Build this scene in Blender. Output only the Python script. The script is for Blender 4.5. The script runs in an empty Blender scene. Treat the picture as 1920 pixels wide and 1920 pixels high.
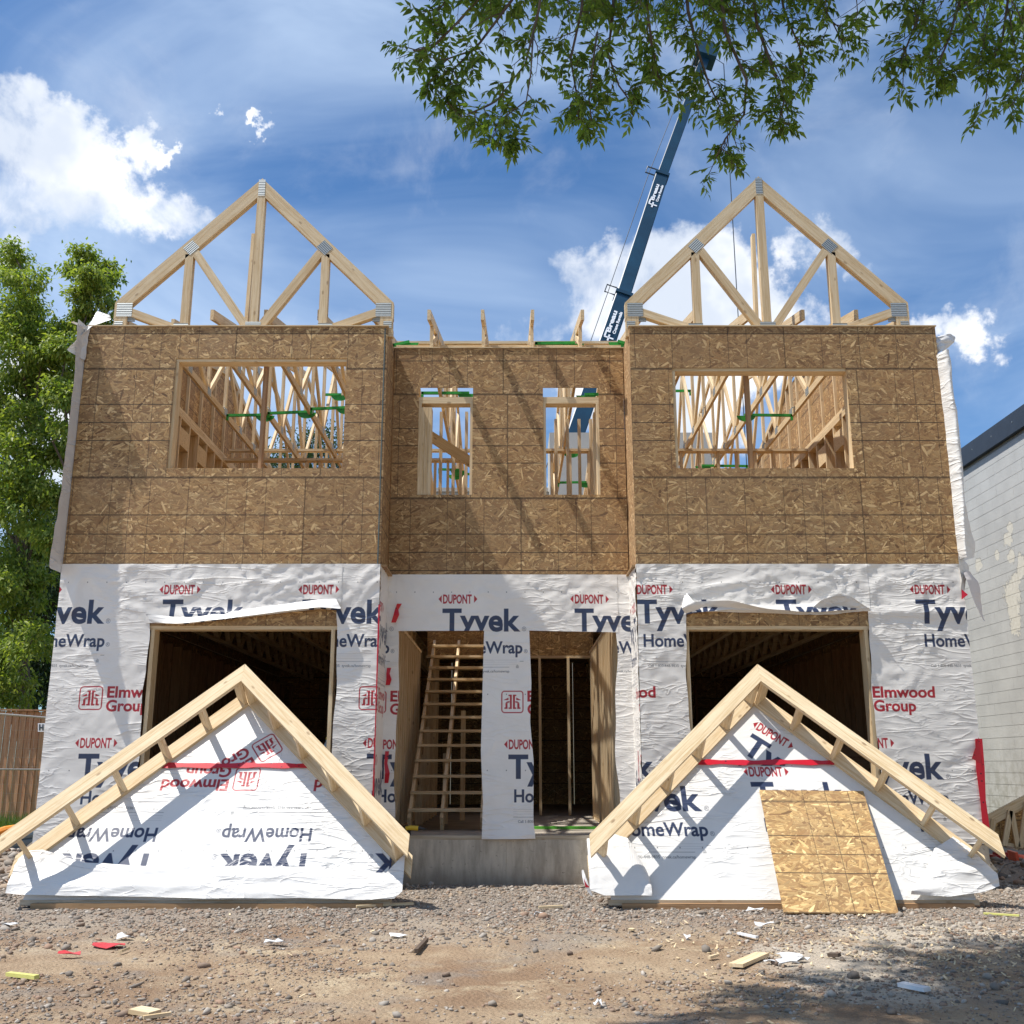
import bpy, bmesh, math, random
import numpy as np
from mathutils import Vector, Matrix
random.seed(7)
R = np.random.RandomState(11)
S = bpy.context.scene
COL = S.collection
rad = math.radians

# ------------------------------------------------------------------ camera
EYE = 1.15; FPX = 1925.0; PITCH = math.atan(0.2475)
cam_d = bpy.data.cameras.new('camera'); cam = bpy.data.objects.new('camera', cam_d); COL.objects.link(cam)
cam.location = (0, 0, EYE); cam.rotation_euler = (math.pi/2 + PITCH, 0, 0)
cam_d.sensor_width = 36; cam_d.lens = FPX/1920*36; cam_d.clip_start = .1; cam_d.clip_end = 3000
S.camera = cam
CP, SP = math.cos(PITCH), math.sin(PITCH)
def pdir(px, py):
    u = (px-960)/FPX; v = (960-py)/FPX
    return Vector((u, CP - v*SP, SP + v*CP))
def at(px, py, Y):
    "the place at distance Y (metres in front of the photographer) seen in direction px, py"
    d = pdir(px, py)
    return Vector((d.x/d.y*Y, Y, EYE + d.z/d.y*Y))
def proj(p):
    x, y, z = p[0], p[1], p[2]-EYE
    dep = y*CP + z*SP; v = (-y*SP + z*CP)/dep
    return 960 + x/dep*FPX, 960 - v*FPX

# ------------------------------------------------------------------ world and sun
SUNV = Vector((.475, .14, -1)).normalized()      # direction the light travels
W = bpy.data.worlds.new('World'); S.world = W; W.use_nodes = True
nt = W.node_tree; nt.nodes.clear()
class NB:
    "tiny node-graph writer"
    def __init__(s, t): s.t = t
    def n(s, kind, **kw):
        nd = s.t.nodes.new(kind)
        for k, v in kw.items():
            if k[0] == '_': nd.inputs[int(k[1:])].default_value = v
            else: setattr(nd, k, v)
        return nd
    def l(s, a, b): s.t.links.new(a, b); return b
    def m(s, op, a, b=None, c=None, clamp=False):
        nd = s.t.nodes.new('ShaderNodeMath'); nd.operation = op; nd.use_clamp = clamp
        for i, q in enumerate((a, b, c)):
            if q is None: continue
            if isinstance(q, (int, float)): nd.inputs[i].default_value = q
            else: s.t.links.new(q, nd.inputs[i])
        return nd.outputs[0]
    def vm(s, op, a, b=None):
        nd = s.t.nodes.new('ShaderNodeVectorMath'); nd.operation = op
        for i, q in enumerate((a, b)):
            if q is None: continue
            if isinstance(q, (tuple, list, Vector)): nd.inputs[i].default_value = tuple(q)
            else: s.t.links.new(q, nd.inputs[i])
        return nd
    def mapr(s, v, a, b, c=0., d=1., smooth=True):
        nd = s.t.nodes.new('ShaderNodeMapRange'); nd.interpolation_type = 'SMOOTHSTEP' if smooth else 'LINEAR'
        s.t.links.new(v, nd.inputs[0])
        for i, q in enumerate((a, b, c, d)): nd.inputs[i+1].default_value = q
        return nd.outputs[0]
    def noise(s, vec, scale, detail=4, rough=.55, dist=0.):
        nd = s.t.nodes.new('ShaderNodeTexNoise')
        nd.inputs['Scale'].default_value = scale; nd.inputs['Detail'].default_value = detail
        nd.inputs['Roughness'].default_value = rough; nd.inputs['Distortion'].default_value = dist
        if vec is not None: s.t.links.new(vec, nd.inputs['Vector'])
        return nd.outputs['Fac']
    def mix(s, fac, a, b, blend='MIX'):
        nd = s.t.nodes.new('ShaderNodeMix'); nd.data_type = 'RGBA'; nd.blend_type = blend
        for i, q in ((0, fac), (6, a), (7, b)):
            if isinstance(q, (int, float)): nd.inputs[i].default_value = q
            elif isinstance(q, (tuple, list)): nd.inputs[i].default_value = tuple(q)[:3] + (1,)
            else: s.t.links.new(q, nd.inputs[i])
        return nd.outputs[2]
g = NB(nt)
tc = g.n('ShaderNodeTexCoord').outputs['Generated']
sky = g.n('ShaderNodeTexSky', sky_type='NISHITA', sun_disc=False)
sky.sun_elevation = math.asin(-SUNV.z); sky.sun_rotation = math.atan2(-SUNV.x, -SUNV.y)
sky.altitude = 200; sky.air_density = 1.0; sky.dust_density = 0.3; sky.ozone_density = 2.2
blobs = [(25,290,72),(90,262,52),(150,295,60),(60,345,82),(150,355,66),(215,348,54),(265,378,44),(320,386,38),(366,392,28),(110,395,56),(20,415,56),(215,395,40),
         (1110,560,62),(1175,510,60),(1250,500,62),(1330,500,60),(1085,610,60),(1180,590,75),(1290,580,85),(1390,560,62),(1450,610,62),(1520,600,42),(1010,625,36),
         (1560,450,34),(1480,452,30),(1625,490,24),(1830,640,30),(1770,632,24),(292,292,11),(510,262,10),(405,200,8),(1100,735,70),(1300,760,80),
         (1080,900,60),(100,800,90)]
acc = None
nz = g.noise(tc, 8.0, 8, .60, .35)
def ncol(vec, sc, det):
    nd = g.n('ShaderNodeTexNoise'); nd.inputs['Scale'].default_value = sc; nd.inputs['Detail'].default_value = det; nd.inputs['Roughness'].default_value = .6
    g.l(vec, nd.inputs['Vector']); q = g.vm('SUBTRACT', nd.outputs['Color'], (.5, .5, .5)); return q.outputs[0]
w1 = g.vm('SCALE', ncol(tc, 14, 6)); w1.inputs['Scale'].default_value = .13
w2 = g.vm('SCALE', ncol(tc, 45, 4)); w2.inputs['Scale'].default_value = .035
dn = g.vm('NORMALIZE', g.vm('ADD', g.vm('ADD', tc, w1.outputs[0]).outputs[0], w2.outputs[0]).outputs[0]).outputs[0]
for (bx, by, br) in blobs:
    c = pdir(bx, by).normalized(); a = math.atan(br/FPX)
    d = g.vm('DOT_PRODUCT', dn, c).outputs['Value']
    mk = g.mapr(d, math.cos(a*1.75), 1.0, smooth=False)
    if br < 45: mk = g.m('MULTIPLY', mk, .62)
    acc = mk if acc is None else g.m('SMOOTH_MAX', acc, mk, .22)
# clouds of the same kind in the rest of the sky
far = g.m('MULTIPLY', g.mapr(g.noise(tc, 2.2, 3, .5), .56, .74), .55)
ymask = g.mapr(g.vm('DOT_PRODUCT', dn, Vector((0, CP, SP))).outputs['Value'], .80, .70)
acc = g.m('MAXIMUM', acc, g.m('MULTIPLY', far, ymask))
dens = g.m('ADD', g.m('MULTIPLY', acc, 1.15), g.m('MULTIPLY', g.m('SUBTRACT', nz, .5), 3.4))
dens = g.m('MULTIPLY', g.mapr(dens, .32, 1.12), g.mapr(acc, .02, .5))
mp = g.n('ShaderNodeMapping'); g.l(tc, mp.inputs[0]); mp.inputs['Rotation'].default_value = (.2, .5, .5); mp.inputs['Scale'].default_value = (1.2, 4.0, 5.0)
cir = g.m('MULTIPLY', g.mapr(g.noise(mp.outputs[0], 1.1, 6, .55, .7), .33, .78), .70)
cloudcol = g.mix(g.mapr(g.noise(tc, 11, 4, .55), .40, .66), (6.4, 7.0, 8.0), (10.2, 10.2, 10.3))
skyc = g.mix(1.0, sky.outputs[0], (.66, .96, 1.20), 'MULTIPLY')
c1 = g.mix(cir, skyc, (6.0, 7.4, 9.3)); c2 = g.mix(g.m('MULTIPLY', dens, .96), c1, cloudcol)
bg = g.n('ShaderNodeBackground'); g.l(c2, bg.inputs[0]); bg.inputs[1].default_value = .104
g.l(bg.outputs[0], g.n('ShaderNodeOutputWorld').inputs[0])
sun_d = bpy.data.lights.new('sun', 'SUN'); sun_d.energy = 5.0; sun_d.angle = rad(.5); sun_d.color = (1, .955, .88)
sun = bpy.data.objects.new('sun', sun_d); COL.objects.link(sun)
sun.rotation_euler = SUNV.to_track_quat('-Z', 'Y').to_euler()
S.view_settings.view_transform = 'Standard'; S.view_settings.look = 'None'
S.view_settings.exposure = 0.27; S.view_settings.gamma = 1
S.render.engine = 'CYCLES'
S.cycles.max_bounces = 8; S.cycles.diffuse_bounces = 5

# ------------------------------------------------------------------ object helpers
WM = {}
def link(o, parent=None, world=None):
    COL.objects.link(o)
    w = world if world is not None else Matrix.Identity(4)
    WM[o.name] = w
    if parent is not None:
        o.parent = parent; o.matrix_basis = WM[parent.name].inverted() @ w
    else: o.matrix_basis = w
    return o
def tag(o, label=None, cat=None, group=None, kind=None):
    if label: o['label'] = label
    if cat: o['category'] = cat
    if group: o['group'] = group
    if kind: o['kind'] = kind
    return o
def empty(name, loc, parent=None):
    o = bpy.data.objects.new(name, None); o.empty_display_size = .2
    return link(o, parent, Matrix.Translation(Vector(loc)))
def mesh(name, verts, faces, mat=None, parent=None, world=None, smooth=False, uv=None):
    me = bpy.data.meshes.new(name); me.from_pydata([tuple(v) for v in verts], [], [tuple(f) for f in faces])
    if mat: me.materials.append(mat)
    if uv is not None:
        lay = me.uv_layers.new(name='UVMap'); li = np.empty(len(me.loops), dtype=np.int32); me.loops.foreach_get('vertex_index', li)
        lay.data.foreach_set('uv', np.asarray(uv, dtype=np.float32)[li].ravel())
    if smooth: me.polygons.foreach_set('use_smooth', [True]*len(me.polygons))
    me.update()
    return link(bpy.data.objects.new(name, me), parent, world)
BF = [(0,3,2,1),(4,5,6,7),(0,1,5,4),(1,2,6,5),(2,3,7,6),(3,0,4,7)]
def bv(x0,x1,y0,y1,z0,z1): return [(x0,y0,z0),(x1,y0,z0),(x1,y1,z0),(x0,y1,z0),(x0,y0,z1),(x1,y0,z1),(x1,y1,z1),(x0,y1,z1)]
def box(name, x0,x1,y0,y1,z0,z1, mat, parent=None):
    c = Vector(((x0+x1)/2,(y0+y1)/2,(z0+z1)/2)); a,b,d=(x1-x0)/2,(y1-y0)/2,(z1-z0)/2
    return mesh(name, bv(-a,a,-b,b,-d,d), BF, mat, parent, Matrix.Translation(c))
class MB:
    def __init__(s): s.v=[]; s.f=[]
    def add(s, vs, fs):
        o=len(s.v); s.v += [tuple(q) for q in vs]; s.f += [tuple(i+o for i in f) for f in fs]; return s
    def box(s,*a): return s.add(bv(*a),BF)
    def tube(s, pts, r0, r1=None, n=6):
        r1 = r0 if r1 is None else r1; pts=[Vector(p) for p in pts]; N=len(pts); vs=[];fs=[]
        for i,p in enumerate(pts):
            t=(pts[min(i+1,N-1)]-pts[max(i-1,0)]).normalized()
            a=t.orthogonal().normalized(); b=t.cross(a); r=r0+(r1-r0)*i/max(1,N-1)
            for k in range(n):
                q=2*math.pi*k/n; vs.append(p+a*math.cos(q)*r+b*math.sin(q)*r)
        for i in range(N-1):
            for k in range(n): fs.append((i*n+k,i*n+(k+1)%n,(i+1)*n+(k+1)%n,(i+1)*n+k))
        fs.append(tuple(range(n))[::-1]); fs.append(tuple((N-1)*n+k for k in range(n)))
        return s.add(vs,fs)
    def obj(s,name,mat,parent=None,world=None,smooth=False): return mesh(name,s.v,s.f,mat,parent,world,smooth)
def beam(name, p0, p1, w, h, mat, parent=None, side=(0,1,0), c0=0., c1=0., ext=0.):
    """timber from p0 to p1 (centre line): w across 'side', h across the other way;
    c0, c1 slide the upper edge of each end along the length (plumb cuts)"""
    p0=Vector(p0); p1=Vector(p1); L=(p1-p0).length/2+ext; x=(p1-p0).normalized(); s=Vector(side)
    s=(s-x*s.dot(x)).normalized(); u=x.cross(s)
    if u.z<0: u=-u; s=-s
    M=Matrix((x,s,u)).transposed().to_4x4(); M.translation=(p0+p1)/2
    a,b=w/2,h/2
    vs=[(-L-c0/2,-a,-b),(L-c1/2,-a,-b),(L-c1/2,a,-b),(-L-c0/2,a,-b),(-L+c0/2,-a,b),(L+c1/2,-a,b),(L+c1/2,a,b),(-L+c0/2,a,b)]
    return mesh(name, vs, BF, mat, parent, M)

# ------------------------------------------------------------------ materials
def newmat(name):
    m=bpy.data.materials.new(name); m.use_nodes=True; t=m.node_tree; t.nodes.clear(); q=NB(t)
    b=q.n('ShaderNodeBsdfPrincipled'); o=q.n('ShaderNodeOutputMaterial'); q.l(b.outputs[0],o.inputs[0])
    return m,q,b
def bump(q,b,hgt,strength=.3,dist=.01):
    n=q.n('ShaderNodeBump'); n.inputs['Strength'].default_value=strength; n.inputs['Distance'].default_value=dist
    q.l(hgt,n.inputs['Height']); q.l(n.outputs[0],b.inputs['Normal'])
def plain(name, col, rough=.6, metal=0., var=.12, scale=6., bmp=.0):
    m,q,b=newmat(name); tcn=q.n('ShaderNodeTexCoord').outputs['Object']; nz=q.noise(tcn,scale,5,.6)
    lo=tuple(c*(1-var) for c in col); hi=tuple(min(1,c*(1+var)) for c in col)
    q.l(q.mix(q.mapr(nz,.3,.7),lo,hi),b.inputs['Base Color']); b.inputs['Roughness'].default_value=rough; b.inputs['Metallic'].default_value=metal
    if bmp: bump(q,b,q.noise(tcn,scale*6,4,.6),bmp,.01)
    return m
def lumber(name, a, b_, knots=.5):
    m,q,b=newmat(name); tcn=q.n('ShaderNodeTexCoord').outputs['Object']; oi=q.n('ShaderNodeObjectInfo').outputs['Random']
    off=q.n('ShaderNodeCombineXYZ'); q.l(q.m('MULTIPLY',oi,37.),off.inputs[0]); q.l(q.m('MULTIPLY',oi,11.),off.inputs[1])
    v=q.vm('ADD',tcn,off.outputs[0]).outputs[0]
    mp=q.n('ShaderNodeMapping'); q.l(v,mp.inputs[0]); mp.inputs['Scale'].default_value=(.9,20,20)
    gr=q.noise(mp.outputs[0],2.,7,.7,.9)
    col=q.mix(q.mapr(gr,.32,.62),tuple(c*k for c,k in zip(a,(.80,.72,.60))),b_)
    mp2=q.n('ShaderNodeMapping'); q.l(v,mp2.inputs[0]); mp2.inputs['Scale'].default_value=(1.,2.2,2.2)
    vo=q.n('ShaderNodeTexVoronoi'); q.l(mp2.outputs[0],vo.inputs['Vector']); vo.inputs['Scale'].default_value=4.2
    kn=q.mapr(vo.outputs['Distance'],.15,.05); kn=q.m('MULTIPLY',kn,knots)
    col=q.mix(kn,col,(.16,.075,.03))
    dirt=q.m('MULTIPLY',q.mapr(q.noise(v,5,5,.65),.55,.8),.35); col=q.mix(dirt,col,tuple(c*.55 for c in a))
    col=q.mix(q.m('MULTIPLY',oi,.36),col,(.50,.34,.17))
    q.l(col,b.inputs['Base Color']); b.inputs['Roughness'].default_value=.72; bump(q,b,gr,.25,.003)
    return m
M={}
M['pine']=lumber('pine',(.71,.545,.33),(.80,.65,.43),.6)
M['pine_new']=lumber('pine_new',(.70,.555,.35),(.79,.66,.45),.7)
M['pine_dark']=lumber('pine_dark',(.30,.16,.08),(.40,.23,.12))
M['pine_grey']=lumber('pine_grey',(.42,.36,.27),(.52,.46,.36))
M['plate']=None
def plate_mat():
    m,q,b=newmat('galvanised'); tcn=q.n('ShaderNodeTexCoord').outputs['Object']
    sx=q.n('ShaderNodeSeparateXYZ'); q.l(tcn,sx.inputs[0])
    st=q.m('SINE',q.m('MULTIPLY',sx.outputs[2],2*math.pi/.021)); f=q.mapr(st,-.2,.5)
    nz=q.noise(tcn,30,3,.6)
    q.l(q.mix(f,q.mix(nz,(.16,.18,.18),(.24,.26,.26)),q.mix(nz,(.42,.45,.45),(.56,.59,.59))),b.inputs['Base Color'])
    b.inputs['Metallic'].default_value=.35; b.inputs['Roughness'].default_value=.45; bump(q,b,st,.5,.003); return m
M['plate']=plate_mat()
M['green']=plain('green_steel',(.03,.33,.04),.4,0,.2)
M['concrete']=None
def concrete():
    m,q,b=newmat('poured_concrete'); p=q.n('ShaderNodeNewGeometry').outputs['Position']
    mp=q.n('ShaderNodeMapping'); q.l(p,mp.inputs[0]); mp.inputs['Scale'].default_value=(4,4,.8)
    c=q.mix(q.mapr(q.noise(mp.outputs[0],2.5,6,.65),.3,.7),(.38,.33,.26),(.62,.55,.44))
    c=q.mix(q.mapr(q.noise(p,24,4,.75),.60,.72),c,(.09,.08,.07))
    sx=q.n('ShaderNodeSeparateXYZ'); q.l(p,sx.inputs[0]); soil=q.m('MULTIPLY',q.mapr(q.m('ADD',sx.outputs[2],q.m('MULTIPLY',q.noise(p,6,4,.6),.2)),.28,.08),.5)
    c=q.mix(soil,c,(.2,.14,.10))
    q.l(c,b.inputs['Base Color']); b.inputs['Roughness'].default_value=.9; bump(q,b,q.noise(p,20,6,.7),.5,.01); return m
M['concrete']=concrete()

def mkimg(name, arr):
    h,w=arr.shape[:2]; im=bpy.data.images.new(name,w,h,alpha=False); a=np.ones((h,w,4),np.float32); a[...,:3]=arr
    im.pixels.foreach_set(a.ravel()); im.update(); im.pack(); return im
# wood strands of OSB: thousands of overlapping flakes, drawn oldest first
def osb_image(px_m=420, size=2.44, n=13000):
    N=int(px_m*size); img=np.zeros((N,N,3),np.float32); img[:]=(.33,.215,.118)
    pal=np.array([(.43,.30,.155),(.35,.235,.12),(.52,.385,.215),(.27,.17,.085),(.40,.285,.155),(.64,.50,.30),(.33,.215,.11),(.19,.112,.055)])
    pw=np.array([.2,.18,.15,.1,.17,.06,.11,.03])
    ks=R.choice(len(pal),n,p=pw)
    for i in range(n):
        L=R.uniform(.035,.135)*px_m; w_=R.uniform(.007,.030)*px_m; a=R.normal(0,.62) if R.rand()<.75 else R.uniform(-1.57,1.57)
        cx,cy=R.uniform(0,N),R.uniform(0,N); c,s=math.cos(a),math.sin(a); e=int(L/2+w_)+1
        ys=np.arange(int(cy)-e,int(cy)+e); xs=np.arange(int(cx)-e,int(cx)+e)
        X,Y=np.meshgrid(xs-cx,ys-cy); u=X*c+Y*s; v=-X*s+Y*c
        taper=w_/2*(1-.5*np.abs(u/(L/2))**3)
        mk=(np.abs(u)<L/2)&(np.abs(v)<taper)
        if not mk.any(): continue
        yy=(ys%N); xx=(xs%N)
        ii,jj=np.nonzero(mk); col=pal[ks[i]]*R.uniform(.8,1.2)
        streak=1+.09*np.sin(v[ii,jj]*R.uniform(1.2,3)+R.rand()*6)
        edge=np.where(v[ii,jj]<-taper[ii,jj]+1.1,.72,1.)
        img[yy[ii],xx[jj]]=col*(streak*edge)[:,None]
    return img
_o=osb_image(); _m=_o.reshape(-1,3).mean(0); IM_OSB=mkimg('osb_strands',np.clip(_m*(_o/_m)**1.22*.97,0,1))
IM_OSB.colorspace_settings.name='Non-Color'
def osb_lines(px=400):
    h,w=int(1.22*px),int(2.44*px); a=np.zeros((h,w,3),np.float32); inch=.0254*px
    for k in (0,16,24,32,48,64,72,80,96):
        x=min(w-2,max(1,int(k*inch))); t=.5 if k in(0,96) else R.uniform(.5,.75); a[:,x-1:x+2]=np.maximum(a[:,x-1:x+2],t)
    for k in (0,16,24,32,48):
        y=min(h-3,max(2,int(k*inch))); t=.75 if k in(0,48) else R.uniform(.8,.95); a[y-2:y+2]=np.maximum(a[y-2:y+2],t)
    return a
IM_LIN=mkimg('osb_nail_lines',osb_lines()); IM_LIN.colorspace_settings.name='Non-Color'
def osb_mat(name, tint, lines=True, gain=1.):
    m,q,b=newmat(name); uv=q.n('ShaderNodeUVMap'); uv.uv_map='UVMap'; oi=q.n('ShaderNodeObjectInfo').outputs['Random']
    of=q.n('ShaderNodeCombineXYZ'); q.l(q.m('MULTIPLY',oi,7.3),of.inputs[0]); q.l(q.m('MULTIPLY',oi,3.7),of.inputs[1])
    v1=q.vm('ADD',uv.outputs[0],of.outputs[0]).outputs[0]; s1=q.vm('SCALE',v1); s1.inputs['Scale'].default_value=1/2.44
    t=q.n('ShaderNodeTexImage'); t.image=IM_OSB; q.l(s1.outputs[0],t.inputs[0])
    c=q.mix(1.,t.outputs[0],tuple(x*gain for x in tint),'MULTIPLY')
    p=q.n('ShaderNodeTexCoord').outputs['Object']
    c=q.mix(q.m('MULTIPLY',q.mapr(q.noise(p,1.6,4,.6),.35,.7),.22),c,(.36,.27,.17))
    c=q.mix(q.m('MULTIPLY',oi,.30),c,(.37,.20,.085)); c=q.mix(1.,c,q.mix(q.m('FRACT',q.m('MULTIPLY',oi,17.3)),(.84,.84,.84),(1.,1.,1.)),'MULTIPLY')
    if lines:
        mv=q.vm('MULTIPLY',uv.outputs[0],(1/2.44,1/1.22,1)).outputs[0]
        t2=q.n('ShaderNodeTexImage'); t2.image=IM_LIN; q.l(mv,t2.inputs[0]); c=q.mix(q.m('MULTIPLY',t2.outputs[0],.9),c,(.02,.013,.01))
    q.l(c,b.inputs['Base Color']); b.inputs['Roughness'].default_value=.75
    bw=q.n('ShaderNodeRGBToBW'); q.l(t.outputs[0],bw.inputs[0]); bump(q,b,bw.outputs[0],.55,.004)
    return m
M['osb']=osb_mat('osb',(1.06,.915,.72))
M['osb_bright']=osb_mat('osb_bright',(1.35,1.22,.92))
M['osb_plain']=osb_mat('osb_plain',(1.15,1.02,.9),False)

# ------------------------------------------------------------------ print rasteriser
_tc={}
def text_tris(s, bold=0.):
    k=(s,bold)
    if k in _tc: return _tc[k]
    cu=bpy.data.curves.new('t','FONT'); cu.body=s; cu.size=1; cu.offset=bold; cu.resolution_u=4
    o=bpy.data.objects.new('t',cu); COL.objects.link(o); dg=bpy.context.evaluated_depsgraph_get()
    me=o.evaluated_get(dg).to_mesh(); me.calc_loop_triangles()
    v=np.array([q.co[:2] for q in me.vertices]); t=np.array([q.vertices[:] for q in me.loop_triangles])
    tr=v[t]; bpy.data.objects.remove(o); bpy.data.curves.remove(cu)
    mn=tr.reshape(-1,2).min(0); mx=tr.reshape(-1,2).max(0)
    _tc[k]=(tr-np.array([mn[0],0]), mx[0]-mn[0]); return _tc[k]
class Sheet:
    "printed sheet: x0..x1 by z0..z1 metres, sampled to an image used as ink"
    def __init__(s,x0,x1,z0,z1,px=300):
        s.b=(x0,x1,z0,z1); s.px=px; s.w=int((x1-x0)*px); s.h=int((z1-z0)*px); s.img=np.ones((s.h,s.w,3),np.float32)
        s.img[:]=(1,1,1)
    def tris(s, tr, col, alpha=1.):
        x0,x1,z0,z1=s.b; t=(tr-np.array([x0,z0]))*s.px
        mn=t.reshape(-1,2).min(0); mx=t.reshape(-1,2).max(0)
        a=max(0,int(mn[0])-1); b=min(s.w,int(mx[0])+2); c=max(0,int(mn[1])-1); d=min(s.h,int(mx[1])+2)
        if a>=b or c>=d: return
        ss=3; cov=np.zeros(((d-c)*ss,(b-a)*ss),bool)
        for T in t:
            q=(T-np.array([a,c]))*ss
            xa=max(0,int(q[:,0].min())); xb=min(cov.shape[1],int(q[:,0].max())+2); ya=max(0,int(q[:,1].min())); yb=min(cov.shape[0],int(q[:,1].max())+2)
            if xa>=xb or ya>=yb: continue
            X,Y=np.meshgrid(np.arange(xa,xb)+.5,np.arange(ya,yb)+.5)
            e=[(q[(i+1)%3,0]-q[i,0])*(Y-q[i,1])-(q[(i+1)%3,1]-q[i,1])*(X-q[i,0]) for i in range(3)]
            cov[ya:yb,xa:xb]|=((e[0]>=0)&(e[1]>=0)&(e[2]>=0))|((e[0]<=0)&(e[1]<=0)&(e[2]<=0))
        f=cov.reshape(d-c,ss,b-a,ss).mean((1,3))[...,None]*alpha
        s.img[c:d,a:b]=s.img[c:d,a:b]*(1-f)+np.array(col)*f
    def text(s,st,x,z,width,cap=.1,col=(.05,.08,.17),bold=0.,rot=0.,org=None,alpha=1.,slant=0.):
        """left end x, baseline z, given width and cap-height factor; rot turns it about org (degrees)"""
        tr,w=text_tris(st,bold); k=width/w; hc=text_tris('H',0.)[0].reshape(-1,2)[:,1].max(); p=tr*np.array([k,cap/hc]); p=p+np.array([x,z])
        s.tris(s.turn(p,rot,org),col,alpha)
    def turn(s,p,rot,org):
        if not rot: return p
        o=np.array(org); a=rad(rot); c,q=math.cos(a),math.sin(a); d=p-o
        return np.stack([d[...,0]*c-d[...,1]*q,d[...,0]*q+d[...,1]*c],-1)+o
    def poly(s,pts,col,rot=0.,org=None,alpha=1.):
        pts=np.array(pts,float); tr=np.array([[pts[0],pts[i],pts[i+1]] for i in range(1,len(pts)-1)]); s.tris(s.turn(tr,rot,org),col,alpha)
    def rect(s,x0,x1,z0,z1,col,rot=0.,org=None,alpha=1.): s.poly([(x0,z0),(x1,z0),(x1,z1),(x0,z1)],col,rot,org,alpha)
NAVY=(.035,.055,.13); RED=(.50,.02,.035); GRY=(.25,.26,.28)
def tset(s,x,z,rot=0.,org=None,dup=True,fine=True):
    "one repeat of the wrap print; x,z = left end and baseline of the big word"
    k=dict(rot=rot,org=org)
    if dup:
        s.text('DUPONT',x+.005,z+.295,.31,.090,RED,.035,**k)
        for sg in(-1,1):
            cx=x+.165+sg*.18; s.poly([(cx-sg*.006,z+.382),(cx+sg*.030,z+.340),(cx-sg*.006,z+.298)],RED,**k)
    s.text('Tyvek',x,z,.84,.228,NAVY,.030,**k)
    s.text('®',x+.855,z-.005,.045,.045,NAVY,0,**k)
    s.text('HomeWrap',x+.06,z-.24,.80,.122,NAVY,.026,**k)
    s.text('®',x+.875,z-.24,.04,.04,NAVY,0,**k)
    if fine:
        for i,(a,b,t) in enumerate(((.05,.80,.0025),(.05,.80,.0025),(.05,.80,.0025),(.05,.72,.0045))):
            zz=z-.315-.022*i-(.01 if i==3 else 0); s.rect(x+a,x+b,zz,zz+t,GRY,alpha=.55 if i<3 else .9,**k)
        s.text('Call 1-800-448-9835  tyvek.ca/homewrap',x+.10,z-.445,.62,.026,GRY,.02,**k)
        s.poly([(x+.79,z-.40),(x+.82,z-.40),(x+.82,z-.375),(x+.805,z-.36),(x+.79,z-.375)],GRY,alpha=.6,**k)
        s.rect(x+.83,x+.87,z-.33,z-.325,GRY,**k)
def elm(s,x,z,rot=0.,org=None,words=True):
    "red lumber-yard print: x,z lower left of the logo square"
    k=dict(rot=rot,org=org); q=.235
    def ring(a,b,n=5):
        pts=[]
        for cx,cy,st in((a,a,180),(q-a,a,270),(q-a,q-a,0),(a,q-a,90)):
            for i in range(n): t=rad(st+90*i/(n-1)); pts.append((cx+math.cos(t)*b,cy+math.sin(t)*b))
        return pts
    o=ring(.035,.035); i_=ring(.035,.0225)
    for j in range(len(o)):
        a,b,c,d=o[j],o[(j+1)%len(o)],i_[(j+1)%len(o)],i_[j]
        s.poly([(x+p[0],z+p[1]) for p in(a,b,c,d)],RED,**k)
    cx=x+q/2
    for g_ in(-1,1):
        def r(a,b,c,d): s.rect(min(cx+g_*a,cx+g_*b),max(cx+g_*a,cx+g_*b),z+c,z+d,RED,**k)
        r(.0055,.027,.045,.192); r(.0055,.041,.178,.192); r(.0055,.041,.045,.060); r(.050,.085,.045,.060); r(.051,.074,.058,.100)
        n=8; c0=(.0395,.098)
        for i in range(n):
            t0,t1=math.pi/2*0+math.pi*i/n*.62,math.pi*(i+1)/n*.62
            P4=[(c0[0]+math.cos(t)*rr_,c0[1]+math.sin(t)*rr_*(.80)) for t,rr_ in((t0,.034),(t1,.034),(t1,.012),(t0,.012))]
            s.poly([(cx+g_*p[0],z+p[1]) for p in P4],RED,**k)
        s.poly([(cx+g_*.095,z+.136),(cx+g_*.040,z+.163),(cx+g_*.040,z+.136)],RED,**k)
    if words:
        s.text('Elmwood',x+.275,z+.125,.62,.105,RED,.032,**k); s.text('Group',x+.275,z-.01,.42,.105,RED,.032,**k)
def marks(s,zs,x0,x1,step=.198):
    for z in zs:
        x=x0
        while x<x1: s.rect(x,x+.008,z,z+.012,(.12,.12,.13)); x+=step
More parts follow.
